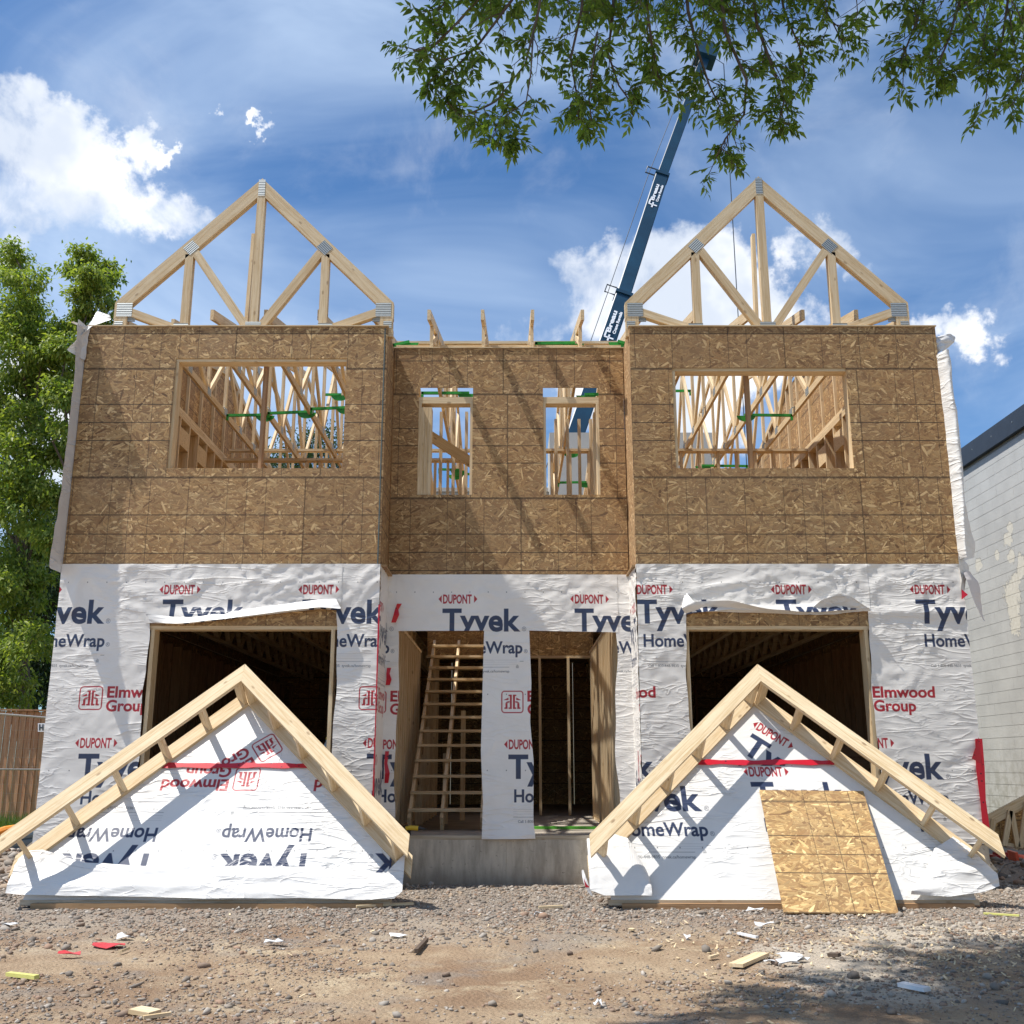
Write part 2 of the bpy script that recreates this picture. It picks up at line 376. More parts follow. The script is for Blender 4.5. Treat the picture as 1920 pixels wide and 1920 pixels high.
def wrap_mat(name, sheet=None, base=(.85,.81,.755), crease=.36):
    m,q,b=newmat(name); p=q.n('ShaderNodeTexCoord').outputs['Object']
    col=q.mix(q.mapr(q.noise(p,3,5,.6),.3,.75),tuple(c*.93 for c in base),base)
    if sheet is not None:
        im=mkimg(name+'_print',sheet.img); im.colorspace_settings.name='Non-Color'
        t=q.n('ShaderNodeTexImage'); t.image=im; t.extension='EXTEND'; uv=q.n('ShaderNodeUVMap'); uv.uv_map='UVMap'; q.l(uv.outputs[0],t.inputs[0])
        col=q.mix(1.,col,t.outputs[0],'MULTIPLY')
    tot=None
    for ang,sc,st,am,pw in ((28,1.25,4.6,1.5,11),(-38,1.5,5.0,1.4,11),(-78,2.2,3.4,1.,10),(12,3.6,3.6,.4,9)):
        mp=q.n('ShaderNodeMapping'); q.l(p,mp.inputs[0]); mp.inputs['Rotation'].default_value=(0,rad(ang),0); mp.inputs['Scale'].default_value=(1.,1.,st)
        n=q.noise(mp.outputs[0],sc,2.5,.5,.9); rg=q.m('POWER',q.m('SUBTRACT',1.,q.m('ABSOLUTE',q.m('MULTIPLY',q.m('SUBTRACT',n,.5),2.6)),clamp=True),pw)
        pt=q.mapr(q.noise(p,1.3+ang*.006,2,.5),.47,.66); rg=q.m('MULTIPLY',q.m('MULTIPLY',rg,am),pt)
        tot=rg if tot is None else q.m('ADD',tot,rg)
    tot=q.m('ADD',tot,q.m('MULTIPLY',q.noise(p,55,2,.5),.05))
    bump(q,b,tot,crease,.012)
    q.l(col,b.inputs['Base Color']); b.inputs['Roughness'].default_value=.42; b.inputs['Specular IOR Level'].default_value=.55
    return m
# value noise for wrinkled sheets
def vnoise(x,y,seed,fx,fy):
    rs=np.random.RandomState(seed); T=rs.rand(64,64); x=x*fx+31.7; y=y*fy+17.3
    xi=np.floor(x).astype(int); yi=np.floor(y).astype(int); u=x-xi; v=y-yi; u=u*u*(3-2*u); v=v*v*(3-2*v)
    a=T[yi%64,xi%64]; b=T[yi%64,(xi+1)%64]; c=T[(yi+1)%64,xi%64]; d=T[(yi+1)%64,(xi+1)%64]
    return a*(1-u)*(1-v)+b*u*(1-v)+c*(1-u)*v+d*u*v
def wrinkle(x,z,seed=1,amp=1.,top=3.17):
    x=np.asarray(x,float); z=np.asarray(z,float)
    wx=vnoise(x,z,seed+5,2.2,2.2)-.5; wz=vnoise(x,z,seed+6,2.2,2.2)-.5
    X=x+wx*.35; Z=z+wz*.35; h=0
    for i,(ang,fu,fv,a) in enumerate(((25,2.,10.,.55),(-28,2.2,11.,.6),(-70,3,9.,.4),(5,3.,17.,.38),(50,5,15,.25))):
        c,s=math.cos(rad(ang)),math.sin(rad(ang)); U=X*c+Z*s; V=-X*s+Z*c
        n=1-np.abs(2*vnoise(U,V,seed+10+i,fu,fv)-1); h=h+a*n**5*(.35+vnoise(x,z,seed+30+i,1.6,1.6))
    boost=1+1.6*np.exp(-((z-(top-.22))/.30)**2)
    return h*.0075*amp*boost+.008*(vnoise(x,z,seed+50,1.5,1.5)-.5)
def patch(xl,xr,zb,zt,nx,nz):
    """ruled grid: xl,xr functions of z; zb,zt functions of x -> arrays"""
    u,v=np.meshgrid(np.linspace(0,1,nx+1),np.linspace(0,1,nz+1))
    z=zb(u*0+0)*(1-v)+zt(0)*v if False else None
    x=xl(0)+(xr(0)-xl(0))*u
    for _ in range(3):
        z=zb(x)*(1-v)+zt(x)*v; x=xl(z)*(1-u)+xr(z)*u
    return x,z
def C(v): return lambda t: (np.asarray(t)*0+v)
def wrap_wall(name, patches, Y, sheet, mat, parent, seed=1, amp=1., flare=None, cell=.026):
    vs=[];fs=[];uv=[]; x0,x1,z0,z1=sheet.b
    for pq in patches:
        xl,xr,zb,zt=pq[:4]; fw=pq[4] if len(pq)>4 else 0.
        wx=float(abs(xr(np.array(1.5))-xl(np.array(1.5)))); wz=float(abs(zt(np.array(0.))-zb(np.array(0.))))
        nx=max(3,int(wx/cell)); nz=max(3,int(wz/cell)); x,z=patch(xl,xr,zb,zt,nx,nz)
        y=Y-.004-fw-wrinkle(x,z,seed,amp)
        if flare is not None: y=y-flare(x,z)
        o=len(vs); vs+=list(zip(x.ravel(),y.ravel(),z.ravel())); uv+=list(zip(((x-x0)/(x1-x0)).ravel(),((z-z0)/(z1-z0)).ravel()))
        W_=nx+1
        for j in range(nz):
            for i in range(nx): a=o+j*W_+i; fs.append((a,a+1,a+1+W_,a+W_))
    return mesh(name,vs,fs,mat,parent,None,True,uv)

# ------------------------------------------------------------------ the house
YF=10.40; YC=11.00; ZT=5.81; ZM=3.17; ZB=.42; XL0,XL1,XR0,XR1=-4.63,-1.357,1.28,4.62; YR=20.6
house=empty('house',(0,YF,0)); tag(house,'two-storey timber-framed house under construction with OSB above white house wrap','house')
def ubox(name,x0,x1,z0,z1,Yf,mat,parent,th=.011,ox=0.,oz=None,axis='x'):
    "sheathing panel facing -Y (axis x) or side-on (axis y: x0,x1 are Y, Yf is X); UV in metres from the sheet's corner"
    oz=z0 if oz is None else oz
    if axis=='x': vs=bv(x0,x1,Yf,Yf+th,z0,z1); uvs=[(v[0]-ox,v[2]-oz) for v in vs]
    else: vs=bv(Yf,Yf+th,x0,x1,z0,z1); uvs=[(v[1]-ox,v[2]-oz) for v in vs]
    return mesh(name,vs,BF,mat,parent,None,False,uvs)
def panel(*a,**k): return ubox('osb_panel',*a,**k)
GAP=.0022
def row(x0,x1,z0,z1,seams,Yf,holes=(),oz=None,mat='osb',**k):
    xs=[x0]+list(seams)+[x1]
    for a,b in zip(xs[:-1],xs[1:]):
        ox=b-2.44 if a==x0 and len(xs)>2 else a
        pieces=[(a,b,z0,z1)]
        for (h0,h1,g0,g1) in holes:
            out=[]
            for (p,q,r,s) in pieces:
                if h1<=p or h0>=q or g1<=r or g0>=s: out.append((p,q,r,s)); continue
                if h0>p: out.append((p,h0,r,s))
                if h1<q: out.append((h1,q,r,s))
                m0,m1=max(p,h0),min(q,h1)
                if g0>r: out.append((m0,m1,r,g0))
                if g1<s: out.append((m0,m1,g1,s))
            pieces=out
        for (p,q,r,s) in pieces: panel(p+(GAP/2 if p==a else 0),q-(GAP/2 if q==b else 0),r+(GAP/2 if r==z0 else 0),s-(GAP/2 if s==z1 else 0),Yf,M[mat],house,ox=ox,oz=(z0 if oz is None else oz),**k)
WL=(-3.64,-1.79,4.20,5.44); WR=(1.73,3.61,4.20,5.33); C1=(-1.056,-.443,4.07,5.33); C2=(.352,.983,4.07,5.33)
row(XL0,XL1,ZM,4.10,[-2.17],YF,(WL,),oz=4.10-1.22); row(XL0,XL1,4.10,5.32,[-2.02],YF,(WL,)); row(XL0,XL1,5.32,ZT,[-3.0],YF,(WL,))
row(XR0,XR1,ZM,4.10,[3.66],YF,(WR,),oz=4.10-1.22); row(XR0,XR1,4.10,5.32,[3.72],YF,(WR,)); row(XR0,XR1,5.32,ZT,[2.96],YF,(WR,))
row(XL1+.011,XR0-.011,ZM,4.03,[.10,.87],YC,(C1,C2),oz=4.03-1.22); row(XL1+.011,XR0-.011,4.03,5.25,[-.05],YC,(C1,C2)); row(XL1+.011,XR0-.011,5.25,ZT,[-.1],YC,(C1,C2))
# returns of the two bays, side walls, rear wall
for X,mt in ((XL1-.011,'osb'),(XR0,'osb_plain')):
    panel(YF+.012,YC+.1,ZM,4.10,X,M[mt],house,axis='y',ox=YF); panel(YF+.012,YC+.1,4.104,ZT,X,M[mt],house,axis='y',ox=YF)
def roof_z(y): return ZT+.34+.25*(min(y,15.8)-10.7) - (.25*(y-15.8) if y>15.8 else 0)
for X in (XL0+.002,XR1-.013):
    y=YF+.012
    while y<YR:
        y1=min(y+1.22,YR)
        for a,b in ((.42,1.64),(1.644,ZM-.3),(ZM-.296,4.1),(4.104,5.32)): panel(y,y1-GAP,a,b,X,M['osb'],house,axis='y',ox=y)
        ym=(y+y1)/2; vs=bv(X,X+.011,y,y1-GAP,5.324,6.)
        z0,z1=(roof_z(y) if y>11.3 else ZT),(roof_z(y1) if y1>11.3 else ZT)
        if y<11.: z0=z1=ZT
        vs[4]=(X,y,z0);vs[5]=(X+.011,y,z0);vs[6]=(X+.011,y1-GAP,z1);vs[7]=(X,y1-GAP,z1)
        mesh('osb_panel',vs,BF,M['osb'],house,None,False,[(v[1]-y,v[2]-5.324) for v in vs]); y=y1
for a,b in ((XL0,-1.2),(-1.19,1.2),(1.21,XR1)): panel(a,b,.42,ZM-.01,YR,M['osb'],house,ox=a)
for a,b in ((XL0,-3.6),(-1.9,1.9),(3.2,XR1)): panel(a,b,ZM,ZT,YR,M['osb'],house,ox=a)
# framing
P_=M['pine']
def stud(x,y,z0,z1,w=.038,d=.14,mat=None,name='stud',axis='x'):
    m=mat or P_
    return beam(name,(x,y,z0),(x,y,z1),d if axis=='x' else w,w if axis=='x' else d,m,house,side=(0,1,0))
def plate(x0,x1,y,z,h=.038,d=.14,name='plate',mat=None): return beam(name,(x0,y,z),(x1,y,z),d,h,mat or P_,house)
YFi=YF+.011; 
for (x0,x1,z0,z1),Yo in ((WL,YFi),(WR,YFi),(C1,YC+.011),(C2,YC+.011)):
    yy=Yo+.072
    zt=z1-.035 if Yo<10.9 else 5.145
    stud(x0+.012,yy,z0-.1,zt,name='window_jamb'); stud(x1-.012 if Yo>10.9 else x1+.022,yy,z0-.1,zt,name='window_jamb')
    plate(x0-.05,x1+.05,yy,zt+.0195,name='window_head'); plate(x0-.05,x1+.05,yy,z0-.022,name='window_sill')
    if Yo>10.9: plate(x0-.05,x1+.05,yy,zt+.058,name='window_head')
# studs and blocking behind every sheathing joint
for Yo,sx_list in ((YFi,((-2.17,ZM,4.10),(-3.0,5.46,ZT-.08),(3.66,ZM,5.31),(2.96,5.38,ZT-.08))),(YC+.011,((.10,ZM,4.02),(.87,ZM,4.02),(-.05,4.03,5.24),(-.1,5.25,ZT-.08)))):
    for x,a,b in sx_list: stud(x,Yo+.0705,a,b)
for x0,x1,z,Yo in ((XL0+.03,-3.66,4.10,YFi),(XL0+.03,-3.66,5.32,YFi),(-1.74,XL1-.02,4.10,YFi),(-1.74,XL1-.02,5.32,YFi),(-3.6,-1.8,4.10,YFi),(XR0+.03,1.70,4.10,YFi),(XR0+.03,1.70,5.30,YFi),(1.74,3.6,4.10,YFi),(3.70,XR1-.03,4.10,YFi),(3.70,XR1-.03,5.32,YFi),(XL1+.03,-1.08,5.25,YC+.011),(-.41,.32,5.25,YC+.011),(1.01,XR0-.03,5.25,YC+.011),(XL1+.03,XR0-.03,4.03,YC+.011),(1.75,3.6,5.375,YFi)):
    beam('blocking',(x0,Yo+.072,z),(x1,Yo+.072,z),.136,.036,P_,house)
for k in range(3): stud(C1[0]+.05+.04*k,YC+.085+.0*k,3.2,5.1); stud(C2[1]-.03+.04*k,YC+.25+.16*k,3.2,5.1)
stud(-2.705,10.60,ZM,ZT,mat=M['pine_dark'],d=.09); stud(2.57,10.60,ZM,ZT,mat=M['pine_dark'],d=.09)
# top plates on the front and the long side walls
for x0,x1,y in ((XL0,XL1,YFi+.07),(XR0,XR1,YFi+.07),(XL1,XR0,YC+.082)):
    plate(x0+.02,x1-.02,y,ZT-.019,name='top_plate'); plate(x0+.02,x1-.02,y,ZT-.058,name='top_plate')
for x0,x1,y in ((XL0-.01,XL1+.01,YF-.002),(XR0-.01,XR1+.01,YF-.002)):
    beam('edge_board',(x0,y+.05,ZT+.007),(x1,y+.05,ZT+.007),.12,.012,M['pine_new'],house)
box('edge_board',XL1-.02,XR0+.02,YC-.012,YC+.1,ZT+.001,ZT+.011,M['pine_new'],house)
box('corner_strip',XL1-.034,XL1-.022,YF-.004,YF-.001,ZM,ZT-.02,plain('green_grey_paint',(.10,.13,.125),.6),house)
for X,sg in ((XL0,1),(XR1,-1)):
    xi=X+sg*.083
    for dz in (0,.04): beam('top_plate',(xi,YF+.16,ZT-.02-dz),(xi,YR,ZT-.02-dz),.14,.038,P_,house,side=(1,0,0))
    beam('top_plate',(xi+sg*.0,YF+.5,ZT+.05),(xi,YR,ZT+.05),.05,.089,P_,house,side=(1,0,0))
    y=YF+.35
    while y<YR:
        stud(xi,y,ZM,ZT-.08,w=.14,d=.038); 
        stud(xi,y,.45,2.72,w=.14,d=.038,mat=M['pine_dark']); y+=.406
    for k in range(15):
        yy=11.3+.61*k; beam('gable_stud',(X+sg*.032,yy,ZT+.1),(X+sg*.032,yy,roof_z(yy)-.09),.040,.042,P_,house,side=(0,1,0))
    beam('gable_chord',(X+sg*.035,11.2,roof_z(11.2)-.045),(X+sg*.035,15.8,roof_z(15.8)-.045),.038,.089,P_,house,side=(1,0,0))
    beam('gable_chord',(X+sg*.035,15.8,roof_z(15.8)-.045),(X+sg*.035,YR,roof_z(YR)-.045),.038,.089,P_,house,side=(1,0,0))
    # long flat brace nailed across the studs
    beam('brace',(X+sg*.20,10.75,5.52),(X+sg*.20,13.4,4.35+.0),.038,.12,M['pine_grey'],house,side=(1,0,0))
    for k in range(9): box('blocking',min(xi-.07,xi+.07),max(xi-.07,xi+.07),YF+.37+.406*k,YF+.73+.406*k,ZT-.45,ZT-.20,P_,house) if k%2==0 else None
for k in range(16):
    for xx in (-3.2+.2*k,): stud(xx,15.4,ZM,ZT-.04,w=.038,d=.09)
for k in range(14): stud(.6+.28*k,14.9,ZM,ZT-.04,w=.038,d=.09)
for k in range(6): stud(-1.12+.17*k,13.1,ZM,ZT-.04,w=.038,d=.09); stud(.28+.16*k,13.4,ZM,ZT-.04,w=.038,d=.09)
plate(-4.5,0,15.4,ZT-.02,name='top_plate'); plate(.2,4.5,14.9,ZT-.02,name='top_plate')
# first-floor deck, rims, stairwell
SW=(-1.3,1.24,11.15,15.75)
dk=M['osb_plain']; dd=M['pine_dark']
for i,(a,b,c,d) in enumerate(((XL0+.02,SW[0],YF+.02,YR),(SW[1],XR1-.02,YF+.02,YR),(SW[0],SW[1],SW[3],YR))): 
    o=box('floor_deck',a,b,c,d,ZM-.02,ZM,dk,house); o.data.uv_layers.new(name='UVMap')
for a,b in ((XL0+.02,XL1),(XR0,XR1-.02)): box('rim_board',a,b,YF+.015,YF+.05,ZM-.42,ZM-.022,P_,house)
ubox('stairwell_rim',SW[0],-.02,2.78,ZM,SW[3],M['osb_bright'],house,ox=SW[0]); ubox('stairwell_rim',-.01,SW[1],2.78,ZM,SW[3],M['osb_bright'],house,ox=0)
plate(SW[0],SW[1],SW[3]-.03,2.76,name='plate')
# open-web floor trusses over the two garages
def joist(x,y0,y1):
    e=empty('floor_truss',(x,y0,ZM-.4),house)
    beam('chord',(x,y0,ZM-.045),(x,y1,ZM-.045),.064,.038,P_,e,side=(1,0,0)); beam('chord',(x,y0,ZM-.40),(x,y1,ZM-.40),.064,.038,P_,e,side=(1,0,0))
    w=MB(); y=y0+.1; k=0
    while y<y1-.3:
        for s in(-.02,.02): pass
        a=Vector((x,y,ZM-.38)); b=Vector((x,y+.3,ZM-.06)); c=Vector((x,y+.6,ZM-.38))
        for p,q in((a,b),(b,c)):
            t=(q-p).normalized(); n=Vector((0,-t.z,t.y))*.018; sx=Vector((.03,0,0))
            w.add([p-n-sx,p-n+sx,p+n+sx,p+n-sx,q-n-sx,q-n+sx,q+n+sx,q+n-sx],BF)
        y+=.6
    w.obj('web',P_,e)
for x in (-3.9,-3.3,-2.7,-2.1,-1.5,1.5,2.1,2.7,3.3,3.9): joist(x,YF+.07,YR-.1)
# partitions flanking the stair hall, ground-floor
def swall(x,y0,y1,z0,z1,sp=.3,mat=None,osb_side=None):
    y=y0
    while y<=y1: stud(x,y,z0,z1,w=.09,d=.038,mat=mat); y+=sp
    beam('plate',(x,y0,z1+.02),(x,y1,z1+.02),.09,.038,mat or P_,house,side=(1,0,0)); beam('plate',(x,y0,z0-.0),(x,y1,z0-.0),.09,.038,mat or P_,house,side=(1,0,0))
    if osb_side is not None: panel(y0,y1,z0,z1,x+osb_side,M['osb'],house,axis='y',ox=y0)
swall(-1.36,11.2,15.0,.45,2.74,.26,osb_side=-.06); swall(1.17,11.25,15.0,.45,2.74,.19,osb_side=.06)
swall(-1.30,11.2,15.0,3.2,5.7,.41); swall(1.24,11.2,15.0,3.2,5.7,.30)
for x in (.42,.85): stud(x,15.7,.45,2.74)
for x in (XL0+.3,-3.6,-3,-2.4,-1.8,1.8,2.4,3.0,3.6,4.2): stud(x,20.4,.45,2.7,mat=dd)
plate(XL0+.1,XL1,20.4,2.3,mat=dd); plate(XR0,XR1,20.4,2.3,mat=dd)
# garage partition + low shelf of stacked boards in the right bay
for k in range(5): beam('stacked_board',(2.9,13.2,.55+.045*k),(4.4,13.2+.1*k,.55+.045*k),.14,.038,P_,house)
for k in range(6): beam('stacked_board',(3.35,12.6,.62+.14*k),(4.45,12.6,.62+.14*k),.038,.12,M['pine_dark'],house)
# stairs
for i in range(13):
    y=12.2+.26*i; z=.66+.186*i
    beam('stair_tread',(-1.19,y+.13,z),(-.05,y+.13,z),.27,.032,P_,house)
for X in (-1.17,-.80,-.34):
    beam('stringer',(X,12.2,.50),(X,12.2+.26*13,.50+.186*13),.038,.20,P_,house,side=(1,0,0))
for k in range(7): stud(-1.15,12.7+.5*k,.45,.55+.186*2*k,w=.09,d=.038) if k else None
for x,y in ((-.84,13.4),(-.66,14.2),(-.36,13.6),(-.28,14.6)): stud(x,y,.45,.45+.715*(y-12.2),w=.06,d=.09)
# floor plate, deck of the hall, foundation
box('sill_plate',XL1-.02,XR0+.02,YC+.002,YC+.14,ZB-.002,ZB+.038,M['pine_grey'],house)
o=box('hall_floor',-1.5,1.5,YC+.145,YR-.1,ZB-.05,ZB+.02,plain('dusty_floor',(.34,.30,.25),.9,0,.2,4),house)
box('foundation',XL0+.01,XL1,YF+.02,YR,-.4,ZB-.01,M['concrete'],house); box('foundation',XR0,XR1-.01,YF+.02,YR,-.4,ZB-.01,M['concrete'],house)
for a,b in ((XL1,-.06),(-.059,XR0)): box('foundation',a+.001,b,YC-.0,YR-.2,-.4,ZB-.003,M['concrete'],house)
box('garage_floor',XL0+.2,XL1-.1,YF+.16,YR-.1,ZB-.012,ZB+.01,M['concrete'],house); box('garage_floor',XR0+.1,XR1-.2,YF+.16,YR-.1,ZB-.012,ZB+.01,M['concrete'],house)

# ---- roof trusses, running front to back at two-foot centres
def roof_truss(x, y0):
    e=empty('roof_truss',(x,YC,ZT),house); yr=15.8; zr=roof_z(yr); s=(1,0,0); yb0=YC+.02
    if y0>YC: yb0=y0
    b=P_
    beam('bottom_chord',(x,yb0,ZT+.047),(x,YR,ZT+.047),.038,.089,b,e,side=s)
    beam('top_chord',(x,y0,roof_z(y0)-.075),(x,yr,zr-.075),.038,.089 if y0>10.9 else .12,b,e,side=s,c0=.03)
    beam('top_chord',(x,YR+.3,roof_z(YR+.3)-.075),(x,yr,zr-.075),.038,.089,b,e,side=s)
    for ya,kind in ((yb0+.03,0),(YR-.03,0)): beam('web',(x,ya,ZT+.09),(x,ya,roof_z(ya)-.10),.038,.06,b,e,side=s)
    pts=[11.0,11.8,12.6,13.4,14.2,15.0,15.8,16.8,17.8,18.8,19.6,20.5]
    for i in range(len(pts)-1):
        ya,yb=pts[i],pts[i+1]
        if ya<yb0-.1: continue
        if i%2==0: p,q=(ya+.05,ZT+.09),(yb,roof_z(yb)-.12)
        else: p,q=(ya,roof_z(ya)-.12),(yb,ZT+.09)
        beam('web',(x,p[0],p[1]),(x,q[0],q[1]),.038,.064,b,e,side=s)
        beam('web',(x,yb,ZT+.09),(x,yb,roof_z(yb)-.12),.038,.064,b,e,side=s)
    for yy in pts[1:7]:
        for zz in (ZT+.07,roof_z(yy)-.10): 
            box('nail_plate',x-.0205,x+.0205,yy-.07,yy+.07,zz-.045,zz+.055,M['plate'],e)
LT=[-3.96,-3.36,-2.76,-2.16,-1.55,-.93,-.33]; RT=[3.86,3.26,2.65,2.05,1.44,.79,.23]
for x in LT+RT: roof_truss(x, 10.63 if x!=-3.96 else 11.1)
# long runners that tie the trusses
beam('runner',(-1.36,YC+.30,ZT+.13),(1.28,YC+.30,ZT+.13),.089,.038,P_,house)
beam('runner',(-4.4,13.1,roof_z(13.1)+.02),(4.4,13.1,roof_z(13.1)+.02),.089,.038,P_,house)
beam('runner',(-4.4,15.3,ZT+.11),(4.4,15.3,ZT+.11),.089,.038,P_,house)
beam('brace',(-1.20,11.30,5.02),(-.05,12.4,4.55),.038,.12,P_,house)

# ---- gable trusses standing on the two bays
def gable_truss(xc, H):
    for lay,yy in enumerate((YF+.050,YF+.094)):
        e=empty('gable_truss',(xc,yy,ZT),house)
        top=ZT+.30+H; n=(0,1,0); hd=.14; off=hd/2*math.sqrt(2)
        for sg in(-1,1):
            beam('top_chord',(xc+sg*(H+.0),yy,ZT+.30-off),(xc,yy,top-off),.038,hd,M['pine'],e,side=n,c0=hd,c1=hd)
            beam('heel_post',(xc+sg*(H-.075),yy+.001,ZT-.06),(xc+sg*(H-.075),yy+.001,ZT+.20),.038,.14,M['pine'],e,side=n)
            beam('web',(xc+sg*.76,yy,ZT-.05),(xc+sg*.76,yy,ZT+.30+H-.76-.19),.038,.089,P_,e,side=n)
            beam('web',(xc+sg*.70,yy-.0004,ZT+.30+H-.70-.22),(xc+sg*.08,yy-.0004,ZT+.02),.038,.089,P_,e,side=n)
            beam('web',(xc+sg*(H-.15),yy-.0006,ZT+.20),(xc+sg*.86,yy-.0006,ZT+.0),.038,.089,P_,e,side=n)
        beam('web',(xc,yy+.0005,ZT-.05),(xc,yy+.0005,top-.2),.038,.089,P_,e,side=n)
        beam('bottom_chord',(xc-H,yy+.0007,ZT-.055),(xc+H,yy+.0007,ZT-.055),.038,.089,P_,e,side=n)
        if lay==0:
            y1=yy-.0195
            def pl(dx,dz,w,h,rot=0.):
                m=Matrix.Translation((xc+dx,y1-.001,ZT+dz))@Matrix.Rotation(rad(rot),4,'Y')
                mesh('nail_plate',bv(-w/2,w/2,-.0015,.0015,-h/2,h/2),BF,M['plate'],e,m)
            pl(0,H+.30-.12,.075,.20); 
            for sg in(-1,1):
                pl(sg*(H-.11),.215,.17,.16); pl(sg*(H-.06),.04,.09,.075)
                pl(sg*.745,H+.30-.745-.125,.14,.12,sg*45); pl(sg*.79,.03,.16,.05)
            pl(0,.035,.17,.07)
        else:
            for sg in(-1,1): mesh('nail_plate',bv(-.07,.07,-.045,-.042,-.05,.05),BF,M['plate'],e,Matrix.Translation((xc+sg*(H-.16),yy,ZT+.13)))
    bx0,bx1=((-2.99,-3.0) if xc<0 else (2.74,2.80)); beam('brace',(bx0,YF+.30,ZT-.3),(bx1,YF+.42,ZT+1.33),.089,.038,P_,house,side=(0,1,0))
gable_truss(-2.84,1.535); gable_truss(2.805,1.56)
for x in (XL0+.35,): ubox('osb_offcut',x,x+.16,ZT+.012,ZT+.12,YF+.3,M['osb_plain'],house)

# ---- printed wrap
TL=Sheet(-4.75,-1.2,.2,3.3); TM=Sheet(-1.45,1.4,.3,3.2); TR=Sheet(1.15,4.75,.2,3.3)
zA=2.56
for s,x0 in ((TL,-3.56),(TM,-.75),(TR,1.27)):
    for k in (-2,-1,0,1,2,3):
        x=x0+1.42*k
        if s.b[0]-1<x<s.b[1]: tset(s,x,zA)
        x2=x-.71
        if s.b[0]-1<x2<s.b[1]: tset(s,x2,zA-1.53)
for x in (-4.32,-1.53,-1.32): elm(TL,x,1.69)
elm(TM,-1.56,1.69); elm(TM,-.115,1.69); elm(TR,3.33,1.69); elm(TR,.54,1.69)
for s in(TL,TM,TR): marks(s,(2.97,1.88,1.1),s.b[0],s.b[1])
def wav(v,a=.012,f=5.,p=0.): return lambda t: v+a*np.sin(np.asarray(t)*f+p)+.4*a*np.sin(np.asarray(t)*f*2.7+p*2)
def lin(pts):
    xs,ys=zip(*pts); return lambda t: np.interp(np.asarray(t,float),xs,ys)
hl=lin([(-4.7,2.55),(-3.66,2.56),(-3.35,2.545),(-2.9,2.59),(-2.3,2.66),(-1.95,2.70),(-1.79,2.69),(-1.3,2.6)])
def flL(x,z):
    return np.exp(-((z-2.62)/.07)**2)*np.interp(x,[-3.7,-3.3,-2.4,-1.9,-1.75],[0,.03,.05,.09,0])
wrap_wall('house_wrap',[(C(XL0-.003),wav(-3.68,.01,6),C(.42),C(ZM)),(wav(-1.77,.012,4),C(XL1+.003),C(.42),C(ZM)),(C(-3.72),C(-1.74),hl,C(ZM),.004)],YF,TL,wrap_mat('wrap_left',TL),house,3,1.,flL)
hr=lin([(1.2,2.6),(1.72,2.64),(2.2,2.69),(2.6,2.68),(3.1,2.66),(3.62,2.70),(4.7,2.6)])
def flR(x,z): return np.exp(-((z-2.67)/.06)**2)*np.interp(x,[1.7,1.9,2.6,3.3,3.6],[0,.08,.03,.10,.02])
wrap_wall('house_wrap',[(C(XR0-.003),wav(1.76,.012,5,1),C(.42),C(ZM)),(wav(3.61,.012,5,2),C(XR1+.003),C(.42),C(ZM)),(C(1.72),C(3.65),hr,C(ZM),.004)],YF,TR,wrap_mat('wrap_right',TR),house,8,1.15,flR)
wrap_wall('house_wrap',[(C(XL1-.002),wav(-1.21,.012,4),C(.44),C(ZM)),(wav(1.10,.02,3.3),C(XR0+.002),C(.44),C(ZM)),
   (lin([(.4,-.31),(.8,-.30),(1.3,-.325),(2.55,-.30)]),lin([(.35,.25),(.6,.22),(1.2,.225),(1.6,.19),(2.0,.205),(2.55,.185)]),lin([(-.4,.425),(.25,.43)]),C(2.56)),
   (C(-1.25),C(1.14),lin([(-1.3,2.555),(-.3,2.56),(.2,2.56),(1.2,2.54)]),C(ZM),.004)],YC,TM,wrap_mat('wrap_middle',TM),house,21,.75,
   lambda x,z: .05*np.exp(-((z-.43)/.12)**2)*np.exp(-((x+.03)/.25)**2))
# wrap on the returns
def side_wrap(X,y0,y1,sg,seed):
    ny,nz=24,110; y,z=np.meshgrid(np.linspace(y0,y1,ny+1),np.linspace(.43,ZM,nz+1)); 
    x=X+sg*(.004+wrinkle(y*1.4,z,seed,1.1)); vs=list(zip(x.ravel(),y.ravel(),z.ravel())); fs=[]
    for j in range(nz):
        for i in range(ny): a=j*(ny+1)+i; fs.append((a,a+1,a+ny+2,a+ny+1))
    return vs,fs,y,z
SR=Sheet(10.35,11.05,.2,3.3)
tset(SR,10.15,.87); elm(SR,9.75,1.69); tset(SR,10.5,2.4); SR.rect(10.62,10.68,1.0,1.3,RED)
SL=Sheet(10.35,11.05,.2,3.3); tset(SL,10.3,2.4); tset(SL,10.2,.87); elm(SL,10.25,1.69)
for X,sg,sh,nm in ((XL1,1,SL,'wrap_return_left'),(XR0,-1,SR,'wrap_return_right')):
    vs,fs,y,z=side_wrap(X,YF-.002,YC,sg,40+sg); uvv=list(zip(((y-10.35)/.7).ravel(),((z-.2)/3.1).ravel()))
    mesh('house_wrap',vs,fs,wrap_mat(nm,sh),house,None,True,uvv)
